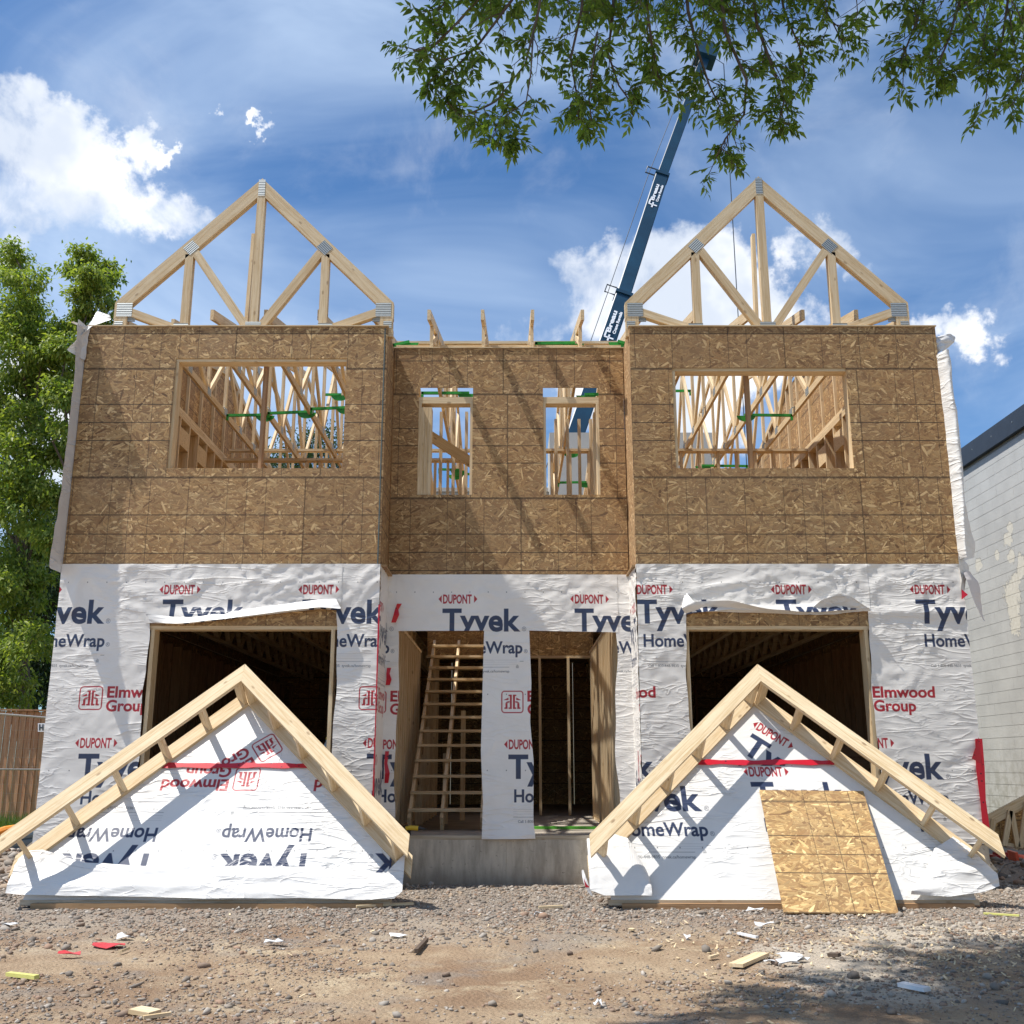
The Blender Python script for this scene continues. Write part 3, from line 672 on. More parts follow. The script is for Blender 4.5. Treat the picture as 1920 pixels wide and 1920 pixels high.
# red tape
M['tape']=None
def tape_mat():
    m,q,b=newmat('red_tape'); p=q.n('ShaderNodeTexCoord').outputs['Object']; v=q.n('ShaderNodeTexVoronoi'); q.l(p,v.inputs[0]); v.inputs['Scale'].default_value=16
    q.l(q.mix(q.mapr(v.outputs['Distance'],.16,.12),(.55,.012,.03),(.10,.005,.015)),b.inputs['Base Color']); b.inputs['Roughness'].default_value=.3; return m
M['tape']=tape_mat()
def tape(name,pts,parent,w=.05,side=(1,0,0)):
    vs=[];fs=[]; s=Vector(side)
    for i,p in enumerate(pts):
        p=Vector(p); ww=w*(1+.25*math.sin(i*2.1)); vs+= [p-s*ww/2,p+s*ww/2]
        if i: a=2*i-2; fs.append((a,a+1,a+3,a+2))
    o=mesh(name,vs,fs,M['tape'],parent); md=o.modifiers.new('s','SOLIDIFY'); md.thickness=.002; return o
tape('seam_tape',[at(1835,1385,YF-.03),at(1838,1440,YF-.03),at(1843,1500,YF-.03),at(1851,1568,YF-.03)],house,.07)
mesh('seam_tape',[at(1835,1382,YF-.035),at(1822,1422,YF-.06),at(1840,1432,YF-.035)],[(0,1,2)],M['tape'],house)
mesh('seam_tape',[at(1803,1105,YF-.035),at(1815,1115,YF-.05),at(1803,1124,YF-.035)],[(0,1,2)],M['tape'],house)
tape('seam_tape',[(XL1+.045,YC-.04,1.98),(XL1+.06,YC-.07,2.04),(XL1+.045,YC-.05,2.1),(XL1+.055,YC-.05,2.16)],house,.045); tape('seam_tape',[(XL1+.09,YC-.06,2.64),(XL1+.12,YC-.08,2.72),(XL1+.12,YC-.06,2.78),(XL1+.15,YC-.08,2.84)],house,.05)
tape('seam_tape',[(XL1+.06,YC-.04,.98),(XL1+.07,YC-.06,1.08),(XL1+.05,YC-.05,1.18),(XL1+.06,YC-.05,1.30)],house,.04)
tape('seam_tape',[(XL1+.005,YF-.03,z) for z in (.6,1.0,1.5,2.1,2.75)],house,.014)
# ---- loose wrap at the outer corners
M['wrapw']=wrap_mat('wrap_plain',None,(.77,.75,.72),.55)
def sheet3(name, rows, parent, mat=None, n=6, bulge=0., amp=.01, seed=1, thick=.0):
    """rows of (left point, right point); bulge bows it towards the camera"""
    rs=np.random.RandomState(seed); vs=[];fs=[]
    dense=[]
    for k in range(len(rows)-1):
        for t in np.linspace(0,1,5)[:-1]: dense.append((Vector(rows[k][0]).lerp(Vector(rows[k+1][0]),t),Vector(rows[k][1]).lerp(Vector(rows[k+1][1]),t)))
    dense.append((Vector(rows[-1][0]),Vector(rows[-1][1])))
    for j,(a,b) in enumerate(dense):
        for i in range(n+1):
            t=i/n; p=a.lerp(b,t); p.y-=bulge*math.sin(math.pi*t); 
            p+=Vector((rs.normal(0,amp*.4),rs.normal(0,amp),rs.normal(0,amp*.4))); vs.append(p)
    for j in range(len(dense)-1):
        for i in range(n): a=j*(n+1)+i; fs.append((a,a+1,a+n+2,a+n+1))
    o=mesh(name,vs,fs,mat or M['wrapw'],parent,None,True); md=o.modifiers.new('s','SUBSURF'); md.levels=1; md.render_levels=1
    return o
rows=[((XL0-.012,YF-p*1.15,z),(XL0-.004,YF+.05,z)) for z,p in ((5.80,.21),(5.6,.20),(5.4,.17),(5.1,.15),(4.8,.15),(4.5,.16),(4.2,.17),(3.9,.18),(3.6,.20),(3.3,.23),(3.08,.25))]
sheet3('loose_wrap',rows,house,amp=.006,seed=3)
sheet3('loose_wrap',[(at(182,584,10.6),at(206,590,10.5)),(at(172,600,10.5),at(208,600,10.5)),(at(160,622,10.3),at(170,612,10.38)),(at(140,640,10.2),at(166,628,10.38)),(at(124,655,10.15),at(163,648,10.38)),(at(150,672,10.3),at(160,676,10.38))],house,amp=.008,seed=5)
sheet3('loose_wrap',[(at(132,604,10.2),at(138,603,10.2)),(at(150,612,10.25),at(152,608,10.25)),(at(163,620,10.3),at(166,612,10.3))],house,n=2,amp=.002,seed=6)
right=[(668,1753,1775),(690,1756,1779),(720,1760,1780),(760,1764,1783),(780,1767,1791),(830,1772,1794),(880,1777,1799),(930,1782,1802),(980,1787,1800),(1030,1793,1797),(1050,1797,1801)]
sheet3('loose_wrap',[(at(a,y,10.42),at(b,y,10.55)) for y,a,b in right],house,bulge=.20,amp=.006,seed=8,n=9)
sheet3('loose_wrap',[(at(1798,900,10.62),at(1802,898,10.62)),(at(1798,950,10.6),at(1810,945,10.7)),(at(1797,1000,10.6),at(1821,995,10.85)),(at(1796,1030,10.6),at(1829,1020,10.95)),(at(1806,1052,10.6),at(1828,1045,10.95))],house,amp=.006,seed=9)
sheet3('loose_wrap',[(at(1797,1035,10.4),at(1803,1042,10.45)),(at(1799,1070,10.36),at(1818,1066,10.5)),(at(1803,1085,10.36),at(1812,1078,10.45)),(at(1802,1118,10.37),at(1807,1112,10.4))],house,amp=.008,seed=10)
sheet3('loose_wrap',[(at(1806,1074,10.35),at(1817,1070,10.45)),(at(1812,1085,10.3),at(1832,1088,10.5)),(at(1820,1110,10.3),at(1838,1102,10.5)),(at(1828,1130,10.3),at(1839,1128,10.5)),(at(1838,1152,10.35),at(1842,1150,10.45)),(at(1845,1165,10.4),at(1846,1164,10.4))],house,amp=.004,seed=11,mat=wrap_mat('wrap_backside',None,(.66,.60,.58)))
sheet3('loose_wrap',[(at(1750,632,10.5),at(1792,629,10.6)),(at(1752,640,10.45),at(1790,642,10.6)),(at(1753,650,10.45),at(1776,652,10.55)),(at(1756,664,10.45),at(1768,661,10.5))],house,bulge=.05,amp=.012,seed=12)
# folded-up flaps above the garage openings
sheet3('wrap_flap',[(at(1283,1118,YF-.02),at(1288,1112,YF-.02)),(at(1278,1140,YF-.10),at(1300,1128,YF-.12)),(at(1285,1151,YF-.04),at(1330,1135,YF-.14))],house,amp=.004,seed=20)
sheet3('wrap_flap',[(at(1290,1128,YF-.05),at(1292,1146,YF-.03)),(at(1370,1126,YF-.13),at(1370,1148,YF-.02)),(at(1440,1142,YF-.10),at(1450,1150,YF-.02)),(at(1515,1147,YF-.06),at(1520,1153,YF-.02))],house,amp=.005,seed=21)
sheet3('wrap_flap',[(at(1510,1150,YF-.03),at(1515,1153,YF-.03)),(at(1540,1125,YF-.10),at(1560,1152,YF-.03)),(at(1575,1113,YF-.12),at(1600,1148,YF-.03)),(at(1596,1118,YF-.10),at(1625,1146,YF-.05)),(at(1612,1130,YF-.07),at(1641,1146,YF-.10))],house,amp=.006,seed=22)
sheet3('wrap_flap',[(at(283,1166,YF-.02),at(272,1150,YF-.02)),(at(330,1170,YF-.10),at(330,1158,YF-.03)),(at(420,1160,YF-.10),at(420,1148,YF-.03)),(at(520,1147,YF-.10),at(520,1134,YF-.03)),(at(600,1138,YF-.12),at(600,1124,YF-.03)),(at(640,1142,YF-.08),at(630,1122,YF-.03))],house,amp=.004,seed=23)
# headers above the garage openings and jambs
for (a,b) in ((-3.72,-1.75),(1.70,3.66)):
    ubox('garage_header',a,b,2.535,2.95,YF+.001,M['osb'],house,ox=a,oz=2.35)
    plate(a,b,YF+.085,2.515,d=.15,name='garage_head')
    stud(a+.075,YF+.085,.44,2.496,d=.15); stud(b-.065,YF+.085,.44,2.496,d=.15)

# ------------------------------------------------------------------ gables waiting on the ground
PHI=rad(32); SPH,CPH=math.sin(PHI),math.cos(PHI); YB=9.20
class Frame:
    "leaning frame: u along X, s up the slope, n out of the face (towards the camera)"
    def __init__(s,xc,z0=.05): s.o=Vector((xc,YB,z0)); s.U=Vector((1,0,0)); s.V=Vector((0,SPH,CPH))*1.04; s.N=Vector((0,-CPH,SPH))
    def p(s,u,v,n=0.): return s.o+s.U*u+s.V*v+s.N*n
    def inv(s,px,py,n=0.):
        d=pdir(px,py); O=Vector((0,0,EYE)); o=s.o+s.N*n; t=(o-O).dot(s.N)/d.dot(s.N); q=O+d*t-o; return q.x, q.dot(s.V)/1.04**2
OV=.394
def ground_gable(xc,label,sheet,mat,sgn):
    F=Frame(xc); T=empty('gable_panel',(xc,YB,0)); tag(T,label,'gable')
    ap=2.09; hd=.14; HR=1.72
    # sheathed face with wrap
    U,V=[],[]; vs=[];fs=[];uvv=[]; nx,ny=150,80; x0,x1,z0,z1=sheet.b
    for j in range(ny+1):
        t=j/ny; v=1.92*t; hw=min(1.54,1.92-v+.0)+.001
        for i in range(nx+1):
            u=-hw+2*hw*i/nx; U.append(u);V.append(v)
    wr=wrinkle(np.array(U),np.array(V),50+sgn,.28,9.)
    for u,v,w in zip(U,V,wr): vs.append(F.p(u,v,.006+w)); uvv.append(((u-x0)/(x1-x0),(v-z0)/(z1-z0)))
    for j in range(ny):
        for i in range(nx): a=j*(nx+1)+i; fs.append((a,a+1,a+nx+2,a+nx+1))
    mesh('gable_wrap',vs,fs,mat,T,None,True,uvv)
    pts=[(-1.54,0),(1.54,0),(1.54,.38),(0,1.92),(-1.54,.38)]
    vv=[F.p(u,v,0) for u,v in pts]+[F.p(u,v,-.012) for u,v in pts]
    mesh('sheathing',vv,[(0,1,2,3,4),(9,8,7,6,5)]+[(i,i+5,(i+1)%5+5,(i+1)%5) for i in range(5)],M['osb_plain'],T,None,False,[(q.x,q.z) for q in vv])
    sq=math.sqrt(2)
    for sg in(-1,1):
        for nn,w in ((OV,.038),(.025,.038)):
            a=F.p(sg*HR,ap-HR-hd/2*sq,nn); b=F.p(0,ap-hd/2*sq,nn)
            x=(b-a).normalized(); sd=F.N; u=x.cross(sd); up=1 if u.z>0 else -1
            lx=[]; L=(b-a).length/2
            # ends: plumb at the ridge, square-plumb at the tail
            if u.z<0: u=-u; s_=-sd
            else: s_=sd
            Mx=Matrix((x,s_,u)).transposed().to_4x4(); Mx.translation=(a+b)/2; aa,bb=w/2,hd/2; c0,c1=hd,hd
            vs_=[(-L-c0/2,-aa,-bb),(L-c1/2,-aa,-bb),(L-c1/2,aa,-bb),(-L-c0/2,aa,-bb),(-L+c0/2,-aa,bb),(L+c1/2,-aa,bb),(L+c1/2,aa,bb),(-L+c0/2,aa,bb)]
            mesh('fly_rafter' if nn>.1 else 'rafter',vs_,BF,M['pine_new'],T,Mx)
        n=6
        for k in range(n):
            t=(.06,.24,.43,.62,.80,.965)[k]; u=sg*HR*(1-t); v=ap-abs(u)-hd/2*sq
            a=F.p(u,v,.046); b=F.p(u,v,OV-.02)
            x=(b-a).normalized(); across=(F.U*sg-F.V).normalized(); up=x.cross(across); L=(b-a).length/2
            Mx=Matrix((x,across,up)).transposed().to_4x4(); Mx.translation=(a+b)/2
            mesh('lookout_block',bv(-L,L,-.019,.019,-.062,.062),BF,M['pine_new'],T,Mx)
    # skid and studs behind
    box('bottom_plate',xc-1.56,xc+1.56,YB-.02,YB+.12,.012,.055,M['pine_grey'],T)
    box('skid_board',xc-1.45,xc+1.5,YB-.06,YB+.03,-.02,.03,M['pine_dark'],T)
    for k in range(-3,4):
        u=.42*k; top=1.9-abs(u); a=F.p(u,.02,-.06); b=F.p(u,top,-.06); beam('stud',a,b,.089,.038,P_,T,side=F.N)
    return T,F
SA=Sheet(-1.7,1.7,-.05,2.1)
FA=Frame(-2.585); FBm=Frame(2.375)
def pa(F,px,py): return F.inv(px,py)
# left gable: print upside down
def place_flipped(s,F,px_r,py_top):    # px_r: photo x where the upside-down word STARTS (its right end); py: photo y of its baseline
    return pa(F,px_r,py_top)
for (pxr,pyb) in ((297,1603),(592,1603),(884,1603)):
    u,v=pa(FA,pxr,pyb); tset(SA,u,v,180,(u,v),dup=False)
u,v=pa(FA,491,1440); elm(SA,u,v,180,(u,v))
u,v=pa(FA,774,1440); elm(SA,u,v,180,(u,v))
marks(SA,(.42,),-1.5,1.5)
# piece above the tape, turned
ut,vt=pa(FA,440,1441)
keepA=SA.img.copy()
zi=int((vt-SA.b[2])*SA.px); SA.img[zi:]=1
u,v=pa(FA,512,1374); elm(SA,u,v,180+36,(u,v))
u,v=pa(FA,640,1415); SA.text('Call 1-800-448-9835  tyvek.ca',u,v,.5,.026,GRY,.01,rot=216,org=(u,v))
SA.img[:zi]=keepA[:zi]
tA,_=ground_gable(-2.585,'roof gable wrapped in white sheet with upside-down print, at the left garage opening',SA,wrap_mat('wrap_gable_a',SA,(.79,.775,.745),.6),1)
SB=Sheet(-1.7,1.7,-.05,2.1)
u,v=pa(FBm,1143,1520); tset(SB,u,v); u,v=pa(FBm,1415,1512); tset(SB,u,v); u,v=pa(FBm,1700,1512); tset(SB,u,v,dup=False)
ut,vt2=pa(FBm,1440,1436); zi=int((vt2-SB.b[2])*SB.px); SB.img[zi:]=1
keep=SB.img[:zi].copy()
u,v=pa(FBm,1388,1408); tset(SB,u,v,-38,(u,v),fine=False); SB.img[:zi]=keep; marks(SB,(.45,),-1.5,1.5)
tB,_=ground_gable(2.375,'white wrapped roof gable with an OSB board against it, at the right garage opening',SB,wrap_mat('wrap_gable_b',SB,(.79,.775,.745),.6),2)
for T,F,a,b,yy in ((tA,FA,298,580,1438),(tB,FBm,1308,1562,1432)):
    ua,va=F.inv(a,yy); ub,_=F.inv(b,yy); pts=[F.p(ua+(ub-ua)*k/12,va+.003*math.sin(k),.024) for k in range(13)]
    tape('seam_tape',pts,T,.05,side=(0,SPH,CPH))
# loose skirts of wrap along the bottoms
def skirt(T,F,u0,u1,top,bot,seed,nb=.05,amp=.014,name='loose_wrap'):
    rs=np.random.RandomState(seed); n=110; m=12; vs=[];fs=[]
    for j in range(m+1):
        t=j/m
        for i in range(n+1):
            u=u0+(u1-u0)*i/n; v=float(top(u))*(1-t)+float(bot(u))*t
            w=(vnoise(np.array(u+v*2),np.array(v),seed,2.2,9.)-.5)*.05*math.sin(math.pi*min(1,t*1.1))+abs(vnoise(np.array(u-v*3),np.array(v),seed+1,6.,10.)-.5)*.03
            nn=.035+nb*math.sin(math.pi*t*.8)+float(w)+.02
            vs.append(F.p(u,v,max(.03,nn)))
    for j in range(m):
        for i in range(n): a=j*(n+1)+i; fs.append((a,a+1,a+n+2,a+n+1))
    return mesh(name,vs,fs,M['wrapw'],T,None,True)
tp=lin([(-1.85,.12),(-1.62,.40),(-1.5,.41),(-1.1,.30),(-.3,.25),(.3,.27),(1.0,.26),(1.5,.20),(1.66,.38),(1.72,.3)])
bt=lin([(-1.85,.05),(-1.5,.01),(-.5,.0),(0,-.02),(.8,-.01),(1.3,-.03),(1.6,-.02),(1.72,.10)])
skirt(tA,FA,-1.68,1.66,tp,bt,61,.02)
tp2=lin([(-1.86,.18),(-1.76,.50),(-1.5,.56),(-1.36,.52),(-1.22,.22),(-1.18,.06)])
bt2=lin([(-1.86,.10),(-1.6,-.0),(-1.3,0),(-1.18,.0)])
skirt(tB,FBm,-1.72,-1.20,tp2,bt2,71,.05,.02)
tp3=lin([(.95,.03),(1.15,.20),(1.3,.42),(1.5,.53),(1.62,.42),(1.80,.15)]); bt3=lin([(.95,.01),(1.3,-.01),(1.6,.03),(1.80,.10)])
skirt(tB,FBm,.97,1.74,tp3,bt3,73,.05,.02)
sheet3('loose_wrap',[(at(1090,1632,8.85),at(1094,1630,8.85)),(at(1094,1655,8.8),at(1104,1660,8.8)),(at(1104,1675,8.8),at(1112,1682,8.8))],tB,n=2,amp=.003,seed=33)
mesh('seam_tape',[at(1094,1646,8.78),at(1100,1658,8.78),at(1106,1664,8.78),at(1098,1664,8.78)],[(0,1,2,3)],M['tape'],tB)
# leaning board
tl,tr_=Vector((2.26,9.72,.935)),Vector((3.21,9.72,.925)); bl,br=Vector((2.17,8.73,0.01)),Vector((3.09,8.73,0.0))
nrm=(tr_-tl).cross(bl-tl).normalized()*.0055
vv=[bl-nrm,br-nrm,br+nrm,bl+nrm,tl-nrm,tr_-nrm,tr_+nrm,tl+nrm]
uvb=[(0.03,0),(.96,0),(.96,0),(.03,0),(0.03,1.36),(.96,1.36),(.96,1.36),(.03,1.36)]
o=mesh('osb_board',vv,BF,M['osb_bright'],None,None,False,uvb); tag(o,'golden OSB board leaning on the right-hand wrapped gable','board')

# ------------------------------------------------------------------ truss spacers (green)
def spacer(a,b,label):
    a=Vector(a); b=Vector(b); e=empty('truss_spacer',a); tag(e,label,'truss spacer','green truss spacers clipped between the roof trusses')
    sg=1 if b.x>a.x else -1
    beam('bar',a,b,.03,.035,M['green'],e); 
    m=MB(); n=8; pts=[(0,0)]+[(.13*math.cos(t)*1.,-.085*math.sin(t)) for t in np.linspace(0,math.pi,n)]
    for k,(q,s) in enumerate(((b,-sg),)):
        c=q+Vector((s*.02,0,-.012)); f=[c+Vector((p[0],-.006,p[1])) for p in pts[1:]]; bk=[c+Vector((p[0],.006,p[1])) for p in pts[1:]]
        m.add(f+bk,[tuple(range(n))[::-1],tuple(range(n,2*n))]+[(i,i+1,n+i+1,n+i) for i in range(n-1)])
    m.obj('hook_plate',M['green'],e); beam('end_hook',a+Vector((sg*.015,0,.01)),a+Vector((sg*.015,0,-.07)),.03,.03,M['green'],e)
sp=[((425,779,13.35),(500,778,13.35),'leftmost green bar seen through the upper left window'),
    ((502,775,13.3),(578,772,13.3),'green bar in the middle of the upper left window'),
    ((582,767,13.1),(652,764,13.1),'green bar at the right side of the upper left window'),
    ((604,740,14.5),(640,740,14.5),'small far green bar high in the upper left window'),
    ((1486,779,13.35),(1396,778,13.35),'green bar across the middle of the upper right window'),
    ((1402,874,15.8),(1316,873,15.8),'green bar along the bottom of the upper right window'),
    ((1296,733,14.8),(1240,733,14.8),'short green bar at the left of the upper right window'),
    ((1340,690,12.2),(1392,690,12.2),'green hook at the top of the upper right window'),
    ((790,737,12.6),(880,737,12.6),'green bar at the top of the narrow left window'),
    ((822,880,16.),(862,881,16.),'green bar low in the narrow left window'),
    ((890,889,16.3),(852,889,16.3),'green bar by the lower right corner of the narrow left window'),
    ((1135,739,12.6),(1096,740,12.6),'green bar at the top of the narrow right window'),
    ((1012,847,15.2),(1074,847,15.2),'green bar half way up the narrow right window'),
    ((1045,905,16.8),(1100,904,16.8),'green bar low in the narrow right window'),
    ((1003,644,11.6),(1078,643,11.6),'green bar above the recessed wall, between the truss tails'),
    ((735,648,11.5),(768,641,11.5),'green hook above the left end of the recessed wall'),
    ((1175,645,11.4),(1158,640,11.4),'green hook above the right end of the recessed wall')]
for a,b,l in sp: spacer(at(*a),at(*b),l)
o=MB(); 
beam_obj=beam('straight_edge',(-.03+.25,12.3,ZB+.045),(1.05,12.25,ZB+.045),.05,.03,plain('lime',(.10,.45,.03),.5)); tag(beam_obj,'green bar lying on the floor inside the right doorway','bar')
# drill in the left doorway
dr=empty('power_drill',(-1.02,11.12,ZB+.04)); tag(dr,'yellow and black cordless drill on the sill of the left doorway','drill')
Yl=plain('yellow_plastic',(.75,.5,.03),.45); Bk=plain('black_plastic',(.03,.03,.03),.5)
MB().tube([(-1.10,11.1,ZB+.10),(-1.06,11.1,ZB+.11),(-.97,11.1,ZB+.105)],.022,.026,8).obj('body',Yl,dr); MB().tube([(-.97,11.1,ZB+.105),(-.90,11.1,ZB+.10)],.022,.008,8).obj('chuck',Bk,dr)
MB().tube([(-1.06,11.1,ZB+.09),(-1.09,11.12,ZB+.04)],.02,.02,6).obj('handle',Bk,dr); box('battery',-1.14,-1.05,11.07,11.15,ZB+.038,ZB+.062,Bk,dr)
# bottle standing in the left garage
bo=empty('bottle',(-1.83,10.5,1.1)); 
pb=at(612,1418,10.75)
box('window_ledge',-2.3,-1.70,10.70,10.84,pb.z-.05,pb.z-.004,P_,house)
tag(bo,'small clear bottle with yellow cap in the left garage opening','bottle')
bo.location=pb; WM[bo.name]=Matrix.Translation(pb)
def lathe(name,prof,mat,parent,c,n=14):
    m=MB(); vs=[];fs=[]
    for r,z in prof:
        for k in range(n): t=2*math.pi*k/n; vs.append(c+Vector((r*math.cos(t),r*math.sin(t),z)))
    for j in range(len(prof)-1):
        for k in range(n): fs.append((j*n+k,j*n+(k+1)%n,(j+1)*n+(k+1)%n,(j+1)*n+k))
    return mesh(name,vs,fs,mat,parent,None,True)
lathe('bottle_body',[(0,0),(.033,0),(.033,.11),(.012,.15),(.012,.165)],plain('bottle_plastic',(.45,.5,.5),.15),bo,pb); lathe('cap',[(0.014,.165),(.014,.19),(0,.19)],Yl,bo,pb)

# ------------------------------------------------------------------ crane
cr=empty('crane',(1,26,0)); tag(cr,'blue telescopic crane boom rising behind the house','crane')
def cblue():
    m,q,b=newmat('crane_blue'); p=q.n('ShaderNodeTexCoord').outputs['Object']
    q.l(q.mix(q.mapr(q.noise(p,.9,5,.65),.35,.7),(.003,.032,.066),(.005,.050,.098)),b.inputs['Base Color']); b.inputs['Roughness'].default_value=.42; return m
CB=cblue(); WH=plain('white_paint',(.85,.86,.88),.5,0,.05); DK=plain('dark_steel',(.05,.06,.07),.5)
b0=at(1136,648,27.0); b1=at(1168,557,27.7); b2=at(1240,332,29.6); b3=at(1322,108,31.6)
ax=(b3-b0).normalized(); low=b0-ax*9
def boom(a,b,w):
    toc=(Vector((0,0,EYE))-(a+b)/2).normalized(); x=(b-a).normalized(); s=(toc-x*toc.dot(x)).normalized(); u=x.cross(s)
    Mx=Matrix((x,s,u)).transposed().to_4x4(); Mx.translation=(a+b)/2; L=(b-a).length/2; c=w*.18
    c=w*.06; sec=[(-w*.36,-w/2+c),(-w*.36,w/2-c),(-w*.32,w/2),(w*.32,w/2),(w*.36,w/2-c),(w*.36,-w/2+c),(w*.32,-w/2),(-w*.32,-w/2)]
    vs=[(-L,p[0],p[1]) for p in sec]+[(L,p[0],p[1]) for p in sec]; n=8
    o=mesh('boom_section',vs,[tuple(range(n))[::-1],tuple(range(n,2*n))]+[(i,(i+1)%n,n+(i+1)%n,n+i) for i in range(n)],CB,cr,Mx); return o,x,s,u
o1,x_,s_,u_=boom(low,b1,.47); o2,*_=boom(b1-ax*.3,b2,.42); o3,*_=boom(b2-ax*.3,b3,.34)
for bb,w in ((b1,.47),(b2,.42)):
    m=MB(); M4=Matrix((x_,s_,u_)).transposed().to_4x4(); M4.translation=bb
    q=mesh('collar',bv(-.06,.06,-w*.47,w*.47,-w*.55,w*.55),BF,CB,cr,M4)
    sgn=1 if (u_.x<0) else -1; k=sgn*w*.55
    br_=MB(); pts=[(-.02,0,k),(-.02,0,k+sgn*.30),(.28,0,k+sgn*.30),(.28,0,k)]; br_.tube([Vector(p) for p in pts],.025,.025,5); br_.obj('guide_bracket',DK,cr,M4)
# hoist line along the boom and the hanging cable
tipc=b3+ax*.2; off=u_*(.42*(1 if u_.x<0 else -1))
MB().tube([low+off,b1+off*1.1,b2+off*1.0,b3+off*.8],.012,.012,5).obj('hoist_line',DK,cr)
hd_=Matrix((x_,s_,u_)).transposed().to_4x4(); hd_.translation=b3+ax*.15
mesh('boom_head',bv(-.35,.35,-.3,.3,-.38,.38),BF,CB,cr,hd_)
hang=at(1357,120,31.6); MB().tube([b3+ax*.3,hang,Vector((hang.x,hang.y,6.0))],.017,.017,5).obj('hoist_cable',DK,cr)
def text_obj(st,width,M4,mat,parent,bold=0.,hs=1.,name='lettering'):
    tr,w=text_tris(st,bold); k=width/w; pts=tr.reshape(-1,2)*np.array([k,hs/text_tris('H',0.)[0].reshape(-1,2)[:,1].max()]); n=len(tr)
    return mesh(name,[(p[0],p[1],0) for p in pts],[(3*i,3*i+1,3*i+2) for i in range(n)],mat,parent,M4)
for (p,q,sc) in ((b0,b1,1.),(b1+(b2-b1)*.55,b2,.9)) :
    pass
def sign(start,w,width):
    # plane facing camera on the boom's near side: text runs up the boom
    face=s_ if s_.y<0 else -s_
    across=-(u_ if u_.x>0 else -u_)   # up-left of the writing
    X=ax; Z=face; Yv=Z.cross(X)
    for st,wd,dy,bd in (('Breau',width*.72,.02*w,.04),('Crane Rentals',width*.74,-.30*w,.045)):
        M4=Matrix((X,Yv,Z)).transposed().to_4x4(); M4.translation=start+face*(w*.36+.012)+Yv*dy+X*.30; text_obj(st,wd,M4,WH,cr,bd,(.27 if st=='Breau' else .17)*w)
    M4=Matrix((X,Yv,Z)).transposed().to_4x4(); M4.translation=start+face*(w*.36+.012)
    lg=MB(); lg.box(-.02,.22,-.02,.03,0,.003); lg.box(.08,.13,-.14,.14,0,.003); lg.box(.12,.30,.10,.15,.004,.007); lg.obj('logo_mark',WH,cr,M4)
sign(b0+ax*.05,.47,1.2); sign(b1+(b2-b1)*.70,.42,1.1)
sign(b2+(b3-b2)*.62,.41,.85)

# ------------------------------------------------------------------ neighbour block wall (right)
def block_mat():
    m,q,b=newmat('painted_block'); p=q.n('ShaderNodeNewGeometry').outputs['Position']
    c=q.mix(q.mapr(q.noise(p,1.3,5,.6),.3,.7),(.45,.45,.435),(.54,.54,.52))
    oi=q.n('ShaderNodeObjectInfo').outputs['Random']; c=q.mix(q.m('MULTIPLY',oi,.12),c,(.45,.45,.44))
    # peeled paint: warm bare block with its own shape
    tot=None
    for (px,py,r) in ((1898,1120,.55),(1904,1170,.35),(1890,1010,.30),(1896,1045,.25),(1835,1060,.25),(1915,1060,.35),(1870,1040,.16),(1905,1090,.3),(1893,990,.2)):
        d0=pdir(px,py); Y=8.8/d0.x*d0.y; c0=at(px,py,Y); dd_=q.vm('DISTANCE',p,c0).outputs['Value']
        mk=q.mapr(dd_,r,r*.1,smooth=False); tot=mk if tot is None else q.m('MAXIMUM',tot,mk)
    n=q.noise(p,4.5,6,.7,.4); f=q.mapr(q.m('ADD',q.m('MULTIPLY',tot,.6),n),0.79,.83)
    f=q.m('MULTIPLY',f,q.mapr(tot,0.,.1))
    c=q.mix(f,c,q.mix(q.noise(p,14,4,.7),(.50,.46,.38),(.80,.78,.70)))
    rim=q.m('MULTIPLY',q.mapr(q.m('ADD',q.m('MULTIPLY',tot,.6),n),.76,.79),q.m('SUBTRACT',1.,f)); rim=q.m('MULTIPLY',rim,q.mapr(tot,.05,.2)); c=q.mix(q.m('MULTIPLY',rim,.6),c,(.25,.24,.22))
    sx=q.n('ShaderNodeSeparateXYZ'); q.l(p,sx.inputs[0])
    st=q.m('MULTIPLY',q.mapr(sx.outputs[2],2.0,.3),q.mapr(q.noise(p,6,6,.7),.4,.62)); c=q.mix(q.m('MULTIPLY',st,.75),c,(.30,.29,.25))
    q.l(c,b.inputs['Base Color']); b.inputs['Roughness'].default_value=.8
    bump(q,b,q.m('ADD',q.noise(p,26,4,.6),q.m('MULTIPLY',f,-1.2)),.35,.012); return m
M['block']=block_mat(); mort=plain('painted_joint',(.30,.30,.29),.9)
nb=empty('block_building',(8.8,18,0)); tag(nb,'grey painted concrete block building with a dark roof edge, beside the house','building')
box('wall_core',8.812,20,-6,40,0,7.0,mort,nb)
bm_=bpy.data.meshes.new('block'); bm_.from_pydata(bv(0,.03,.0015,.4045,.003,.2),[],BF); bm_.materials.append(M['block'])
cells=[]
for r_ in range(33):
    for k in range(-26,30):
        y=17.+.406*k+(.203 if r_%2 else 0); z=.02+.203*r_
        if y>24 or y<5: continue
        ok=False
        for qy,qz in ((y,z),(y,z+.2),(y+.4,z),(y+.4,z+.2)):
            X,Y_=proj((8.8,qy,qz))
            if X<1925: ok=True
        cells.append((y,z,ok))
vis=sorted([c for c in cells if c[2]],key=lambda c:(c[0]<15.8,c[0])); 
front=[c for c in vis if proj((8.8,c[0],c[1]))[0]>1785+.07*max(0,proj((8.8,c[0],c[1]))[1]-800)*.9][:300]; fs_=set(front)
for (y,z,_) in front:
    o=bpy.data.objects.new('block',bm_); link(o,nb,Matrix.Translation((8.80+random.uniform(-.0008,.0008),y,z)))
rest=MB()
for c in cells:
    if c in fs_: continue
    y,z,_=c; rest.box(8.80,8.83,y+.0015,y+.4045,z+.003,z+.2)
